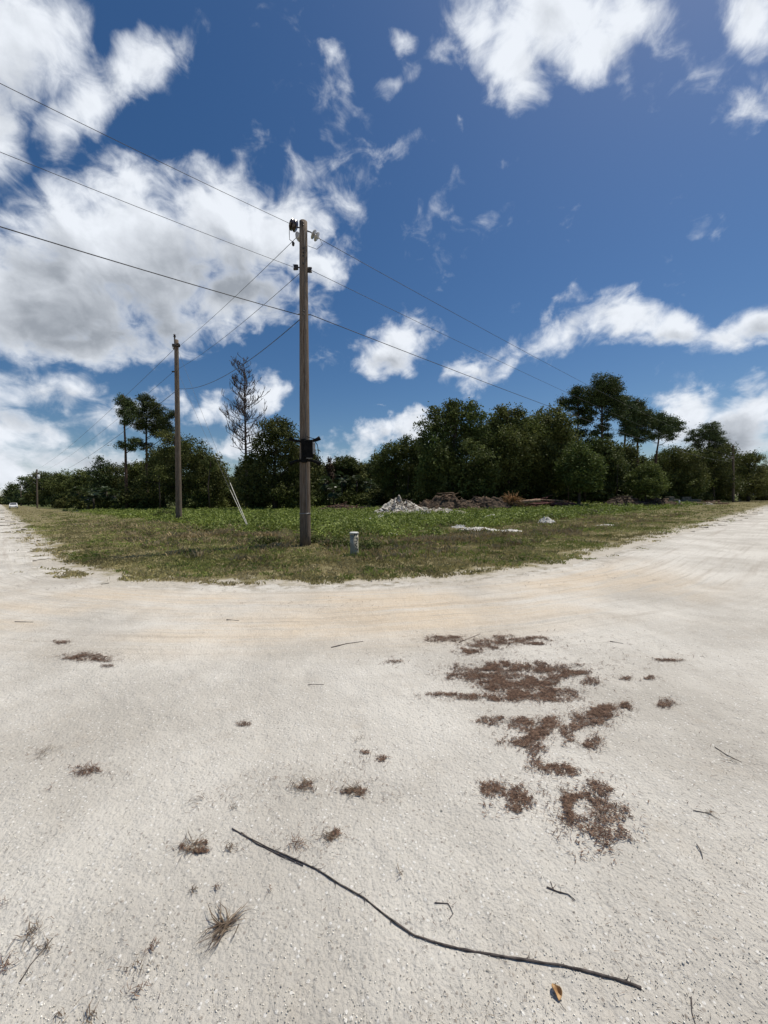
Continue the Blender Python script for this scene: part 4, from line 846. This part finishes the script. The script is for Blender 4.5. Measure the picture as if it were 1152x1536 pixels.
# white sand heap with slumped skirt
heap('sand_heap', 606, 44, 6.6, 1.75, 4.6, M['pile_sand'], 'steep white sand heap littered with sticks and rubble', 'sand heap', 4, .40, -.35, noise_s=1.8)
heap('sand_skirt', 636, 41.0, 12, .52, 2.6, M['pile_sand'], 'low spread of white sand around the foot of the sand heap', 'sand', 8, .8, 0, noise_s=3.5)
for k, (px, py, w, h, dep, lab) in enumerate(((572, 776, 1.6, .3, 1.0, 'small white sand lump left of the sand heap foot'), (552, 779, 1.2, .22, .8, 'white sand lump farther left of the heap'), (715, 796, 2.6, .22, 1.2, 'broken white sand patch in the grass right of centre'), (690, 793, 1.2, .2, .7, 'left end of the broken white sand patch'), (765, 796, 1.6, .16, .7, 'thin white sand patch left of the small sand mound'),
        (819, 785, 1.15, .42, .9, 'small white sand mound at the right of the clearing'), (585, 804, 1.6, .16, .6, 'low white sand streak right of the marker post'), (336, 770, 1.4, .2, .8, 'white sand spot right of the second pole'), (198, 773, 1.5, .22, .8, 'white sand spot left of the second pole'), (505, 797, .7, .14, .4, 'tiny white sand bit between pole and marker'), (738, 776, 1.5, .3, .9, 'white chunk in the weeds below the dark brush'), (1062, 757, 2.2, .35, 1.2, 'pale sand spot before the wire fence'), (910, 788, 1.8, .12, .8, 'thin grey sand patch in the right weeds'))):
    p = G(px, py); heap('sand_mound', px, 1, w, h * 1.05, dep, M['sand_bit'], lab, 'sand mound', 20 + k, .42, 0, 'white sand spots in the grass', 2.5, loc=Vector((p.x, p.y, float(H(p.x, p.y)) + .0)))
# blocks and sticks on the heap
g = ground_pt(604, 43.5)
for k in range(26):
    p = g + Vector((rnd.uniform(-2.4, 2.4), rnd.uniform(-1.8, -.9), rnd.uniform(.1, .5))); s = rnd.uniform(.15, .38)
    o = MB().box((0, 0, 0), (s * 1.3, s, s * .7)).build('rubble_chunk', M['sand_bit'] if k % 3 else M['block'], None, False, s * .18); o.location = p; o.rotation_euler = [rnd.uniform(0, 3) for _ in range(3)]
    tag(o, 'chunk of pale rubble lying at the foot of the sand heap', 'rubble', 'rubble around the sand heap')
o = branches_mesh(7, 1.8, 3.4, 130, .015, .05, .5, 1.8).build('stick_tangle', M['dead_wood'], None); o.location = ground_pt(606, 42.6); tag(o, 'dark sticks and brush caught on the sand heap', 'sticks')
for px, D, w in ((1033, 80, 4.2), (1008, 76, 2.2)):
    g = ground_pt(px, D); rt = empty('debris_stack', g); tag(rt, 'grey stacked junk in the shade, ' + ('wider stack nearer the wire fence' if w > 4 else 'small stack behind the rubble pile'), 'junk', 'stacked junk under the far trees')
    MB().box((0, 0, .35), (w, 1.4, .7)).build('lower_slab', M['block'], rt, False, .05); MB().box((-w * .2, 0, .95), (w * .45, 1.2, .5)).build('upper_slab', M['block'], rt, False, .05)

# ------------------------------------------------------------------ grass and weeds
def blades(n_tuft, nb, Dmin, Dmax, cond, h, w, spread, name, m_, label, cat, lean=.45, wexp=.8, seed=0, two=False):
    r = np.random.default_rng(seed); u = r.uniform(-1.18, 1.18, n_tuft); D = Dmin * (Dmax / Dmin) ** r.random(n_tuft); x_ = u * D; y_ = D
    k = cond(x_, y_, lot(x_, y_), r); x_ = x_[k]; y_ = y_[k]; n = len(x_)
    z0 = H(x_, y_); hs_ = h * r.uniform(.55, 1.3, n) * (1 + .35 * fbm(x_ * .35, y_ * .35, 31, 3)); sc = (y_ / Dmin) ** wexp
    tint = np.clip(.5 + .35 * fbm(x_ * .3, y_ * .3, 37, 3) + r.normal(0, .12, n), 0, 1)
    bx = np.repeat(x_, nb) + r.normal(0, spread, n * nb) * np.repeat(np.minimum(sc, 3), nb); by = np.repeat(y_, nb) + r.normal(0, spread, n * nb) * np.repeat(np.minimum(sc, 3), nb)
    bz = np.repeat(z0, nb); hh_ = np.repeat(hs_, nb) * r.uniform(.5, 1.2, n * nb); az = r.uniform(0, 6.28, n * nb); ln = np.abs(r.normal(0, lean, n * nb)) + .1
    dx = np.cos(az); dy = np.sin(az); ww = w * np.repeat(sc, nb) * r.uniform(.6, 1.4, n * nb) * .5
    a2 = r.uniform(0, 6.28, n * nb); sx = np.cos(a2) * ww; sy = np.sin(a2) * ww
    b0 = np.stack([bx - sx, by - sy, bz - .02], 1); b1 = np.stack([bx + sx, by + sy, bz - .02], 1)
    mx_ = bx + dx * hh_ * ln * .35; my_ = by + dy * hh_ * ln * .35; mz = bz + hh_ * .6
    m0 = np.stack([mx_ + sx * .8, my_ + sy * .8, mz], 1); tip = np.stack([bx + dx * hh_ * ln, by + dy * hh_ * ln, bz + hh_ * (1 - .25 * ln)], 1)
    V = np.stack([b0, b1, m0, tip], 1).reshape(-1, 3); F = np.arange(len(V)).reshape(-1, 4)
    ti = np.clip(np.repeat(tint, nb) + r.uniform(-.18, .18, n * nb), 0, 1)
    return tag(obj(name, np_mesh(name, V, F, False, {'tint': np.repeat(ti, 4)}), m_), label, cat, kind='stuff')
M['dry_grass'] = mat('dry_grass', (.33, .295, .13), (.47, .40, .22), .45, .8, attr='tint', c3=(.26, .28, .09), s3=.25, transl=.3, spec=.15)
M['green_grass'] = mat('green_grass', (.19, .235, .06), (.30, .33, .10), .5, .75, attr='tint', transl=.25, spec=.15)
M['brown_weed'] = mat('brown_weed', (.32, .25, .13), (.46, .37, .22), .8, .85, attr='tint', transl=.15, spec=.1)
M['weed'] = mat('weed', (.14, .18, .034), (.24, .29, .065), .5, .6, attr='tint', transl=.25, spec=.25)
def c_short(x, y, l, r): return (l + 1.0 * fbm(x * .6, y * .6, 51, 5) + (.8 + .06 * np.abs(x)) * fbm(l * 1.1, (x * .8 - y * .2) * .25, 52, 3) > .35 + r.exponential(.25, len(x))) & (l < 13)
blades(30000, 9, 7.2, 26, c_short, .07, .011, .05, 'mown_grass', M['dry_grass'], 'short olive-brown mown grass of the verge', 'grass', .7, seed=1)
blades(16000, 8, 22, 140, c_short, .09, .03, .10, 'far_mown_grass', M['dry_grass'], 'short dry grass of the far verge', 'grass', .6, seed=2)
def c_green(x, y, l, r): return (l > .5) & (fbm(x * .22, y * .22, 61, 3) + .12 * r.normal(size=len(x)) > .12) & (l < 16)
blades(11000, 9, 7.5, 40, c_green, .10, .012, .06, 'green_grass', M['green_grass'], 'fresher green grass patches in the verge', 'grass', .6, seed=3)
def c_rough(x, y, l, r): return ((x - P1b.x * y / P1b.y) ** 2 + ((y - P1b.y + 1.3) / 2.2) ** 2 > .5) & (l > 2.6) & (l < 12) & (fbm(x * .25 + 3, y * .25, 71, 3) + .15 * r.normal(size=len(x)) > -.1)
blades(8000, 11, 9.5, 34, c_rough, .17, .014, .07, 'dry_weeds', M['brown_weed'], 'knee-high dry brown weeds and grass stems behind the mown verge', 'weeds', .5, seed=4)
blades(10000, 9, 9.5, 60, c_rough, .15, .014, .07, 'rough_grass', M['green_grass'], 'rough olive grass behind the mown verge', 'grass', .5, seed=5)
TALL = [(395, 804, 1.0, .6), (335, 798, .9, .6), (660, 812, 1.5, .5), (735, 806, 1.0, .5), (505, 818, .5, .3), (290, 806, .9, .6), (570, 802, .9, .6), (830, 800, 1.1, .5)]
def c_tall(x, y, l, r):
    k = np.zeros(len(x), bool)
    for (px, py, a, b) in TALL: g = G(px, py); k |= ((x - g.x) / a) ** 2 + ((y - g.y) / b) ** 2 < 1 + .9 * fbm(x * .9, y * .9, 77, 4)
    return k & (l > 1.2)
blades(42000, 7, 9.0, 26, c_tall, .22, .010, .06, 'tall_brown_weeds', M['brown_weed'], 'clumps of taller dry purple-brown weeds behind the mown verge', 'weeds', .4, seed=9)
def leafy(n_t, nl, Dmin, Dmax, cond, h, rad, ll, lw, name, m_, label, seed):
    r = np.random.default_rng(seed); u = r.uniform(-1.15, 1.15, n_t); D = Dmin * (Dmax / Dmin) ** r.random(n_t); x_ = u * D; y_ = D; k = cond(x_, y_, lot(x_, y_), r)
    x_ = x_[k]; y_ = y_[k]; n = len(x_); z0 = H(x_, y_); sc = (y_ / Dmin) ** .5; hh_ = h * r.uniform(.5, 1.25, n) * (1 + .35 * fbm(x_ * .3, y_ * .3, 5, 2))
    g = r.normal(size=(n, nl, 3)) * .5; c = np.stack([x_[:, None] + g[:, :, 0] * rad * sc[:, None], y_[:, None] + g[:, :, 1] * rad * sc[:, None], z0[:, None] + hh_[:, None] * r.random((n, nl))], 2)
    ti = np.clip(np.repeat(.5 + .3 * fbm(x_ * .2, y_ * .2, 6, 2), nl) + r.uniform(-.3, .3, n * nl), 0, 1)
    V, F = leaf_quads(c.reshape(-1, 3), ll, lw, .8); ss = np.repeat(np.repeat(sc, nl), 4)[:, None]; cc_ = np.repeat(c.reshape(-1, 3), 4, axis=0); V = cc_ + (V - cc_) * ss
    return tag(obj(name, np_mesh(name, V, F, False, {'tint': np.repeat(ti, 4)}), m_), label, 'weeds', kind='stuff')
def c_weed(x, y, l, r): return (l > 8.2 + 2.5 * fbm(x * .12, y * .12, 81, 3)) & (fbm(x * .3, y * .3, 82, 3) > -.75) & ~(((x - .5) / 7.) ** 2 + ((y - 42) / 3.) ** 2 < .5)
leafy(17000, 11, 15, 75, c_weed, .40, .2, .13, .075, 'green_weeds', M['weed'], 'bright green leafy weeds covering the clearing', 7)
# darker weed clumps around the pole feet
for k, (px, py, lab) in enumerate(((400, 818, 'dark green weed clump left of the near pole'), (247, 776, 'tall dark weed clump left of the second pole'), (503, 822, 'grey-green weed tangle left of the marker post'), (545, 826, 'weed clump at the right of the marker post'), (270, 780, 'weeds at the foot of the second pole'), (462, 815, 'low weeds at the foot of the near pole'))):
    g = G(px, py); rt = empty('weed_clump', g); tag(rt, lab, 'weeds', 'weed clumps beside the posts'); s = 1.0 if k != 1 else 2.0
    crown('foliage', [(0, 0, .12 * s, .5 * s, .3 * s, .22 * s), (.3 * s, 0, .1 * s, .3 * s, .3 * s, .16 * s)], 60, 14, .13 * s, .085 * s, .045 * s, M['oak_leaf' if k < 2 else 'light_leaf'], rt, .8)
    mb = MB()
    for _ in range(14):
        a = rnd.uniform(0, 6.28); q_ = Vector((rnd.uniform(-.4, .4) * s, rnd.uniform(-.2, .2), 0)); mb.tube([q_, q_ + Vector((math.cos(a) * .12, math.sin(a) * .12, .22)) * s, q_ + Vector((math.cos(a) * .35, math.sin(a) * .35, .34 * rnd.random())) * s], [.006, .005, .002], 4)
    mb.build('stems', M['dead_wood'], rt)

# ------------------------------------------------------------------ litter, sticks and tufts on the sand
def sandz(x, y):
    x = np.asarray(x, float); y = np.asarray(y, float)
    return .0525 + sand_relief(x, y)
def slivers(x_, y_, L, w, r, zoff=.002, zj=.006, tilt=.25):
    n = len(x_); az = r.uniform(0, 6.28, n); ln = L * r.uniform(.4, 1.4, n); dx = np.cos(az) * ln * .5; dy = np.sin(az) * ln * .5; nx = -np.sin(az) * w * .5; ny = np.cos(az) * w * .5
    z_ = sandz(x_, y_) + zoff + r.random(n) * zj; tz = r.normal(0, tilt, n) * ln * .5; tz = np.abs(tz)
    a = np.stack([x_ - dx - nx, y_ - dy - ny, z_], 1); b = np.stack([x_ - dx + nx, y_ - dy + ny, z_ + .001], 1)
    c = np.stack([x_ + dx + nx * .4, y_ + dy + ny * .4, z_ + tz], 1); d_ = np.stack([x_ + dx - nx * .4, y_ + dy - ny * .4, z_ + tz], 1)
    return np.stack([a, d_, c, b], 1).reshape(-1, 3), np.arange(4 * n).reshape(n, 4)
GX = np.array([ray(0, 1536)]) # keep numpy import warm
Mi = np.array(CM)
def G_np(px, py):
    v = np.stack([(px - 576) / 576, (768 - py) / 576, -np.ones_like(px)], 0); d_ = Mi @ v; t_ = (SZ - 1.6) / d_[2]; return d_[0] * t_, d_[1] * t_
def litter_patch(ells, label, dens=1.0, hole=None, seed=0, loose=.25):
    ells = ells + [(e[0] + rnd.uniform(-1, 1) * e[2], e[1] + rnd.uniform(-1, 1) * e[3] * 1.3, e[2] * .5, e[3] * .45) for e in ells if e[2] > 14 for _ in range(2)]
    r = np.random.default_rng(100 + seed); X = []; Y = []
    for (cx, cy, rx, ry) in ells:
        D = 1.55 * 576 / (cy - 748.); area = math.pi * (rx * D / 576) * (ry * D * D / (576 * 1.55)); n = int(area * 60000 * dens) + 60
        a = r.uniform(0, 6.28, n); q_ = np.sqrt(r.random(n)) * 1.45; wob_ = 1 + .28 * fbm(np.cos(a) * .9 + cx, np.sin(a) * .9 + cy, 91 + seed, 3)
        px = cx + np.cos(a) * q_ * rx * wob_; py = cy + np.sin(a) * q_ * ry * wob_
        gx, gy = G_np(px, py); nn = fbm(gx * 5, gy * 5, 95, 4); n2 = fbm(gx * 22 + 5, gy * 30, 96, 3); k = nn * 1.05 + n2 * .85 + (1 - q_) * 1.2 - .02 > np.abs(r.normal(0, .13, n))
        if hole is not None: k &= (((px - hole[0]) / hole[2]) ** 2 + ((py - hole[1]) / hole[3]) ** 2 > 1 + .4 * nn)
        X.append(gx[k]); Y.append(gy[k])
        m = int(n * loose * .25); a = r.uniform(0, 6.28, m); q_ = r.uniform(.9, 2.1, m); gx, gy = G_np(cx + np.cos(a) * q_ * rx, cy + np.sin(a) * q_ * ry); X.append(gx); Y.append(gy)
    X = np.concatenate(X); Y = np.concatenate(Y); V, F = slivers(X, Y, .020, .0034, r, zj=.007, tilt=.12)
    c = Vector((float(X.mean()), float(Y.mean()), 0)); V = V - np.array([c.x, c.y, 0])
    o = obj('litter_patch', np_mesh('litter_patch', V, F, False, {'tint': np.repeat(r.random(len(F)), 4)}), M['litter'], None, c)
    return tag(o, label, 'plant litter', 'brown plant litter patches on the sand')
LP = [([(667, 958, 24, 4), (700, 977, 10, 4), (727, 967, 29, 8), (782, 963, 32, 4)], 'farthest thin streak of brown litter on the sand', None),
      ([(703, 1009, 30, 10), (758, 1012, 34, 14), (806, 1024, 29, 11), (830, 1003, 36, 6), (720, 1044, 56, 4.5), (801, 1044, 52, 7), (770, 1030, 30, 10), (850, 1010, 20, 4), (740, 1025, 20, 7), (840, 1038, 22, 6), (745, 998, 20, 4)], 'largest sprawling patch of brown litter in the upper right sand', None),
      ([(887, 1020, 12, 6), (870, 1008, 12, 4)], 'small litter spot at the right end of the largest patch', None), ([(940, 1016, 8, 3)], 'tiny litter dot right of the largest patch', None), ([(976, 1016, 8, 2.5)], 'second tiny litter dot, farther right of the largest patch', None),
      ([(916, 1063, 21, 8), (884, 1076, 28, 11), (900, 1066, 20, 7)], 'slanting litter patch right below the largest patch', None), ([(893, 1112, 10, 12), (882, 1122, 10, 5)], 'narrow litter streak under the slanting patch', None),
      ([(736, 1082, 16, 5)], 'small litter streak left below the largest patch', None), ([(795, 1086, 24, 8), (782, 1114, 24, 10), (818, 1094, 14, 12), (847, 1101, 12, 14), (808, 1128, 12, 9), (800, 1102, 12, 12), (830, 1080, 12, 6), (862, 1090, 10, 6)], 'branched litter patch in the middle of the right sand', None),
      ([(806, 1150, 14, 8), (836, 1157, 22, 9)], 'short litter patch above the ring-shaped one', None), ([(764, 1200, 34, 17)], 'rounded litter patch left of the ring-shaped one', None),
      ([(900, 1228, 38, 34), (865, 1212, 16, 18)], 'ring-shaped litter patch with a bare sand hole', (874, 1212, 16, 13)), ([(998, 1054, 12, 6)], 'isolated litter spot at far right', None),
      ([(135, 986, 30, 4.5), (118, 988, 12, 4)], 'wide dark litter patch in the upper left sand', None), ([(92, 965, 12, 3.5)], 'small litter patch above the wide left one', None), ([(160, 1000, 8, 2)], 'tiny litter speck below the wide left patch', None),
      ([(130, 1155, 18, 4), (120, 1159, 10, 3)], 'litter clump in the left sand', None), ([(365, 1083, 8, 3)], 'lone litter dot left of centre', None), ([(455, 1180, 14, 4), (462, 1175, 7, 3)], 'litter clump left of centre', None), ([(530, 1183, 17, 3.5), (541, 1190, 6, 4)], 'litter clump at the centre of the sand', None), ([(550, 1127, 7, 4)], 'litter blob above the centre clump', None), ([(573, 1135, 7, 4)], 'smaller litter blob right of the blob above centre', None),
      ([(285, 1272, 18, 3.5), (302, 1262, 10, 3)], 'litter clump left of the long stick', None), ([(495, 1256, 8, 6), (504, 1250, 5, 4)], 'litter clump right of the long stick top', None), ([(590, 993, 10, 2.5)], 'tiny litter dot left of the largest patch', None), ([(1003, 989, 18, 2)], 'faint litter streak far right', None)]
for i, (e, lab, hole) in enumerate(LP): litter_patch(e, lab, .9 if i < 15 else .55, hole, i)
# loose specks all over, the odd darker drift on the right
r = np.random.default_rng(5); n = 9000; px = r.uniform(-40, 1190, n); py = 880 + (1560 - 880) * r.random(n) ** 1.15; gx, gy = G_np(px, py)
k = (fbm(gx * 1.2, gy * 1.2, 101, 3) + .35 * (px > 600) + r.normal(0, .3, n) > .55) & (lot(gx, gy) < -.1); V, F = slivers(gx[k], gy[k], .011, .0014, r, zj=.001, tilt=.03)
tag(obj('loose_litter', np_mesh('loose_litter', V, F, False, {'tint': np.repeat(r.random(len(F)), 4)}), M['straw']), 'loose dry needles and bits scattered over the sand', 'plant litter', kind='stuff')
# stringy sprigs gathered in loose drifts
X = []; Y = []
for (cx, cy, rx, ry, n) in ((330, 1195, 60, 22, 60), (430, 1170, 70, 25, 90), (540, 1150, 50, 40, 110), (470, 1265, 60, 24, 90), (355, 1265, 40, 16, 40), (585, 1190, 30, 18, 30), (830, 1210, 60, 70, 120), (800, 1080, 110, 60, 220), (900, 1000, 110, 40, 160), (780, 970, 150, 22, 160), (1080, 1130, 60, 40, 40), (1060, 1215, 50, 20, 30), (60, 1130, 50, 14, 36), (160, 1160, 50, 16, 30), (60, 1410, 50, 45, 50), (200, 1460, 40, 50, 40), (590, 990, 40, 12, 30), (1000, 985, 50, 10, 40), (640, 1380, 70, 60, 30), (1000, 1380, 130, 120, 70), (100, 880, 90, 10, 60), (20, 870, 60, 12, 50), (450, 905, 200, 12, 60)):
    X.append(r.normal(cx, rx * .6, n)); Y.append(r.normal(cy, ry * .6, n))
gx, gy = G_np(np.concatenate(X), np.clip(np.concatenate(Y), 800, 2000)); V, F = slivers(gx, gy, .012 * np.clip(gy, 1.5, 6), .0010 * np.clip(gy, 1.5, 5), r, zj=.004, tilt=.10)
tag(obj('dry_sprigs', np_mesh('dry_sprigs', V, F, False, {'tint': np.repeat(r.random(len(F)), 4)}), M['litter']), 'stringy dry sprigs drifting around the litter and the stick', 'plant litter', kind='stuff')
# dead grass debris along the grass edge
n = 26000; u = r.uniform(-1.15, 1.15, n); D = 6.5 * (60 / 6.5) ** r.random(n); gx = u * D; l = lot(gx, D); k = (l > -1.6) & (l < .6) & (fbm(gx * .8, D * .8, 111, 3) + r.normal(0, .5, n) + l * .4 > .1)
gx = gx[k]; gy = D[k]; V, F = slivers(gx, gy, .07, .008, r, zoff=.004, zj=.01, tilt=.2)
tag(obj('edge_litter', np_mesh('edge_litter', V, F, False, {'tint': np.repeat(r.random(len(F)), 4)}), M['straw']), 'dead grass bits thinning out along the sand edge', 'plant litter', kind='stuff')
# grit: small stones near the camera
n = 9000; px = r.uniform(-60, 1210, n); py = 1000 + 580 * r.random(n) ** .8; gx, gy = G_np(px, py); s = r.uniform(.0010, .0028, n) * (1 + (r.random(n) > .99) * .9)
oc = np.array([(1, 0, 0), (-1, 0, 0), (0, 1, 0), (0, -1, 0), (0, 0, .8), (0, 0, -.8)]); of = np.array([(0, 2, 4), (2, 1, 4), (1, 3, 4), (3, 0, 4), (2, 0, 5), (1, 2, 5), (3, 1, 5), (0, 3, 5)])
V = np.stack([gx, gy, sandz(gx, gy) + s * .4], 1)[:, None, :] + oc[None] * s[:, None, None] * r.uniform(.6, 1.4, (n, 6, 1)); F = (of[None] + (np.arange(n) * 6)[:, None, None]).reshape(-1, 3)
tag(obj('grit', np_mesh('grit', V.reshape(-1, 3), F, False, {'tint': np.repeat(r.random(n), 6)}), M['grit']), 'pale shell grit and tiny stones over the sand', 'grit', kind='stuff')

def on_sand(px, py, dz=0):
    p = G(px, py, SZ); return Vector((p.x, p.y, float(sandz(p.x, p.y)) + dz))
def lying(name, pts, r, label, cat, m_='stick_bark', group=None, sides=8, twigs=0, lift=0):
    P_ = []
    base = [on_sand(*p) for p in pts]
    for a, b in zip(base[:-1], base[1:]):
        for k in range(4): P_.append(a.lerp(b, k / 4.))
    P_.append(base[-1]); n = len(P_); rad = [r[0] + (r[1] - r[0]) * i / (n - 1) for i in range(n)]
    for i, p in enumerate(P_): p.z += rad[i] * .9 + lift; p.x += rnd.uniform(-1, 1) * rad[i] * .28; p.y += rnd.uniform(-1, 1) * rad[i] * .28
    o = P_[0].copy(); mb = MB(); mb.tube(P_, [q_ * rnd.uniform(.80, 1.28) for q_ in rad], sides)
    for _ in range(twigs):
        i = rnd.randint(2, n - 2); p = P_[i]; d_ = (P_[i + 1] - P_[i - 1]).normalized(); s = Vector((-d_.y, d_.x, 0)) * rnd.choice((-1, 1)); L = rnd.uniform(.008, .028)
        mb.tube([p, p + (s * .6 + d_) * L * .6, p + (s + d_) * L + Vector((0, 0, .004))], [rad[i] * .6, rad[i] * .4, rad[i] * .2], 5)
    return tag(mb.build(name, M[m_], None, origin=o), label, cat, group)
lying('long_stick', [(348, 1241), (370, 1254), (402, 1271), (440, 1289), (475, 1306), (510, 1328), (545, 1348), (585, 1380), (622, 1406), (655, 1417), (700, 1427), (750, 1434), (800, 1441), (845, 1447), (890, 1458), (925, 1466), (962, 1478)], (.0024, .0037), 'long thin curved stick lying across the foreground sand', 'stick', twigs=20)
lying('thin_twig', [(362, 1247), (385, 1264), (420, 1283), (455, 1300)], (.002, .002), 'thin twig running alongside the upper end of the long stick', 'twig')
for (pts, r0, lab) in (([(497, 972), (520, 966), (545, 962)], .006, 'curved twig in the middle distance of the sand'), ([(820, 1330), (835, 1335), (852, 1339), (863, 1348)], .0035, 'forked brown twig right of centre near the front'), ([(826, 1322), (830, 1334), (842, 1338)], .002, 'small offshoot twig touching the forked brown twig'),
                       ([(652, 1357), (672, 1358), (680, 1372), (674, 1380)], .0022, 'hooked twig above the long stick'), ([(1045, 1262), (1052, 1274), (1054, 1284)], .0028, 'dark splinter in the right foreground'), ([(1072, 1120), (1090, 1132), (1113, 1142)], .003, 'thin twig at the right side of the sand'), ([(1040, 1212), (1062, 1216), (1080, 1226)], .0025, 'pair-like twig right of the ring patch'), ([(462, 1027), (486, 1027)], .004, 'short straight twig left of the litter patches'), ([(22, 933), (50, 933)], .006, 'short twig at the upper left of the sand'), ([(30, 1470), (45, 1445), (62, 1425), (80, 1404)], .0028, 'bent twig in the lower left corner'), ([(1037, 1490), (1038, 1515), (1044, 1535)], .0022, 'thin upright-lying splinter at the bottom right'), ([(688, 963), (720, 950)], .004, 'short twig above the largest litter patch'), ([(915, 963), (935, 966)], .005, 'short twig right of the farthest streak'), ([(340, 929), (358, 930)], .007, 'short dark stick in the far sand left of centre')):
    lying('thin_twig', pts, (r0 * .75, r0 * .4), lab, 'twig', group='twigs on the sand', sides=6)
# dry grass tufts lying on the sand
def tuft(px, py, spx, label, n=40, dirs=None, wide=1., m_='straw', w=.0012, spr=.5):
    c = on_sand(px, py); D = c.y; L = spx * .70 * D / 576.; V = []; F = []
    for k in range(n):
        a = rnd.uniform(0, 6.28) if dirs is None else rnd.gauss(rnd.choice(dirs), .3); l_ = L * rnd.uniform(.35, 1.1) * (1.5 if abs(math.sin(a)) > .5 else 1); d_ = Vector((math.cos(a), math.sin(a), 0)); s = Vector((-d_.y, d_.x, 0)) * w * rnd.uniform(.6, 1.3)
        p = Vector((rnd.gauss(0, L * spr), rnd.gauss(0, L * spr * .7), .003 + rnd.random() * .01)); bend = Vector((-d_.y, d_.x, 0)) * l_ * rnd.uniform(-.2, .2); h_ = rnd.uniform(.0, .14) * l_
        q1 = p + d_ * l_ * .5 + bend + Vector((0, 0, h_ * .7 + .002)); q2 = p + d_ * l_ + Vector((0, 0, h_ * .5 + .001)); b = len(V)
        V += [p - s, p + s, q1 + s * .8, q1 - s * .8, q2]; F += [(b, b + 1, b + 2, b + 3), (b + 3, b + 2, b + 4, b + 4)]
    me = bpy.data.meshes.new('grass_tuft'); me.from_pydata([tuple(v) for v in V], [], [tuple(dict.fromkeys(f)) for f in F]); a_ = me.attributes.new('tint', 'FLOAT', 'POINT'); a_.data.foreach_set('value', np.repeat(np.random.default_rng(int(px)).random(n), 5).astype(np.float32)); me.update()
    tag(obj('grass_tuft', me, M[m_], None, c), label, 'grass tuft', 'dry grass tufts on the sand')
tuft(338, 1390, 50, 'largest spiky dry grass tuft below the left end of the long stick', 64, [0.5, 3.7, 2.3, 4.2], w=.0017, spr=.16)
for (px, py, s, lab, n) in ((345, 1272, 13, 'small dry tuft beside the long stick', 26), (325, 1332, 9, 'tiny dry tuft above the largest tuft', 18), (290, 1335, 8, 'tiny round tuft above left of the largest tuft', 22), (405, 1338, 9, 'sparse v-shaped tuft right of the largest tuft', 9), (445, 1268, 17, 'dry tuft right of the long stick top', 36), (496, 1256, 18, 'dry tuft with a dark core right of the stick', 40),
                            (45, 1400, 24, 'dry tuft in the lower left', 34), (68, 1420, 18, 'sprawling dry tuft right of the lower left one', 20), (228, 1420, 14, 'small green-grey tuft left of the largest tuft', 18), (203, 1448, 16, 'thin tuft below the small green-grey tuft', 14), (205, 1485, 16, 'straggling tuft in the lower left foreground', 18), (135, 1524, 24, 'tuft at the bottom edge left', 16), (96, 1520, 20, 'narrow tuft at the bottom left corner', 10), (2, 1356, 16, 'tuft cut by the left edge', 18), (6, 1448, 20, 'dense tuft cut by the left edge lower down', 30), (68, 1128, 20, 'wispy litter tuft in the left sand', 26), (130, 1156, 24, 'dark dense tuft in the left sand', 60), (72, 1185, 10, 'small tuft below the dark dense tuft', 12), (300, 1198, 18, 'thin scattered tuft left of centre', 14), (350, 1210, 9, 'tiny tuft above the long stick', 14), (455, 1180, 24, 'dark stringy tuft left of centre', 44), (530, 1183, 26, 'dark stringy tuft at the centre', 44), (538, 1107, 9, 'tiny tuft above the centre', 14), (600, 1312, 12, 'sparse tuft in the middle foreground', 10), (285, 1270, 28, 'flat dark tuft left of the long stick', 44), (1100, 1140, 14, 'thin tuft at the right', 8), (1065, 1215, 16, 'thin tuft right of the ring patch', 10), (845, 1190, 14, 'small tuft above the ring-shaped patch', 14), (850, 1245, 16, 'stringy tuft left of the ring-shaped patch', 14)):
    tuft(px, py, s, lab, n, m_='straw' if n % 3 else 'litter')
# curled dead leaf
c = on_sand(835, 1488); lf = empty('dead_leaf', c); tag(lf, 'small curled tan dead leaf below the long stick', 'leaf')
V = []; F = []; nu, nv = 9, 7
for i in range(nu):
    for j in range(nv):
        a = i / (nu - 1); b = j / (nv - 1) * 2 - 1; wdt = math.sin(math.pi * min(1, a * .96 + .02)) ** .8 * .012; th = b * 1.5
        V.append((math.sin(th) * wdt + .004 * math.sin(a * 5), (a - .5) * .038, .004 + (1 - math.cos(th)) * wdt * 1.2 + .012 * (a - .3) ** 2 + .002 * math.sin(9 * a + 3 * b)))
for i in range(nu - 1):
    for j in range(nv - 1): b = i * nv + j; F.append((b, b + 1, b + nv + 1, b + nv))
o = obj('leaf_blade', np_mesh('leaf_blade', V, F, True), M['leaf_tan'], lf); o.modifiers.new('solid', 'SOLIDIFY').thickness = .0006
MB().tube([Vector((0, -.025, .006)), Vector((.004, -.034, .004)), Vector((.01, -.040, .002))], .0009, 5).build('leaf_stalk', M['stick_bark'], lf)
for o in bpy.data.objects:
    if o.parent:
        for k in ('category', 'group'):
            if k in o: del o[k]
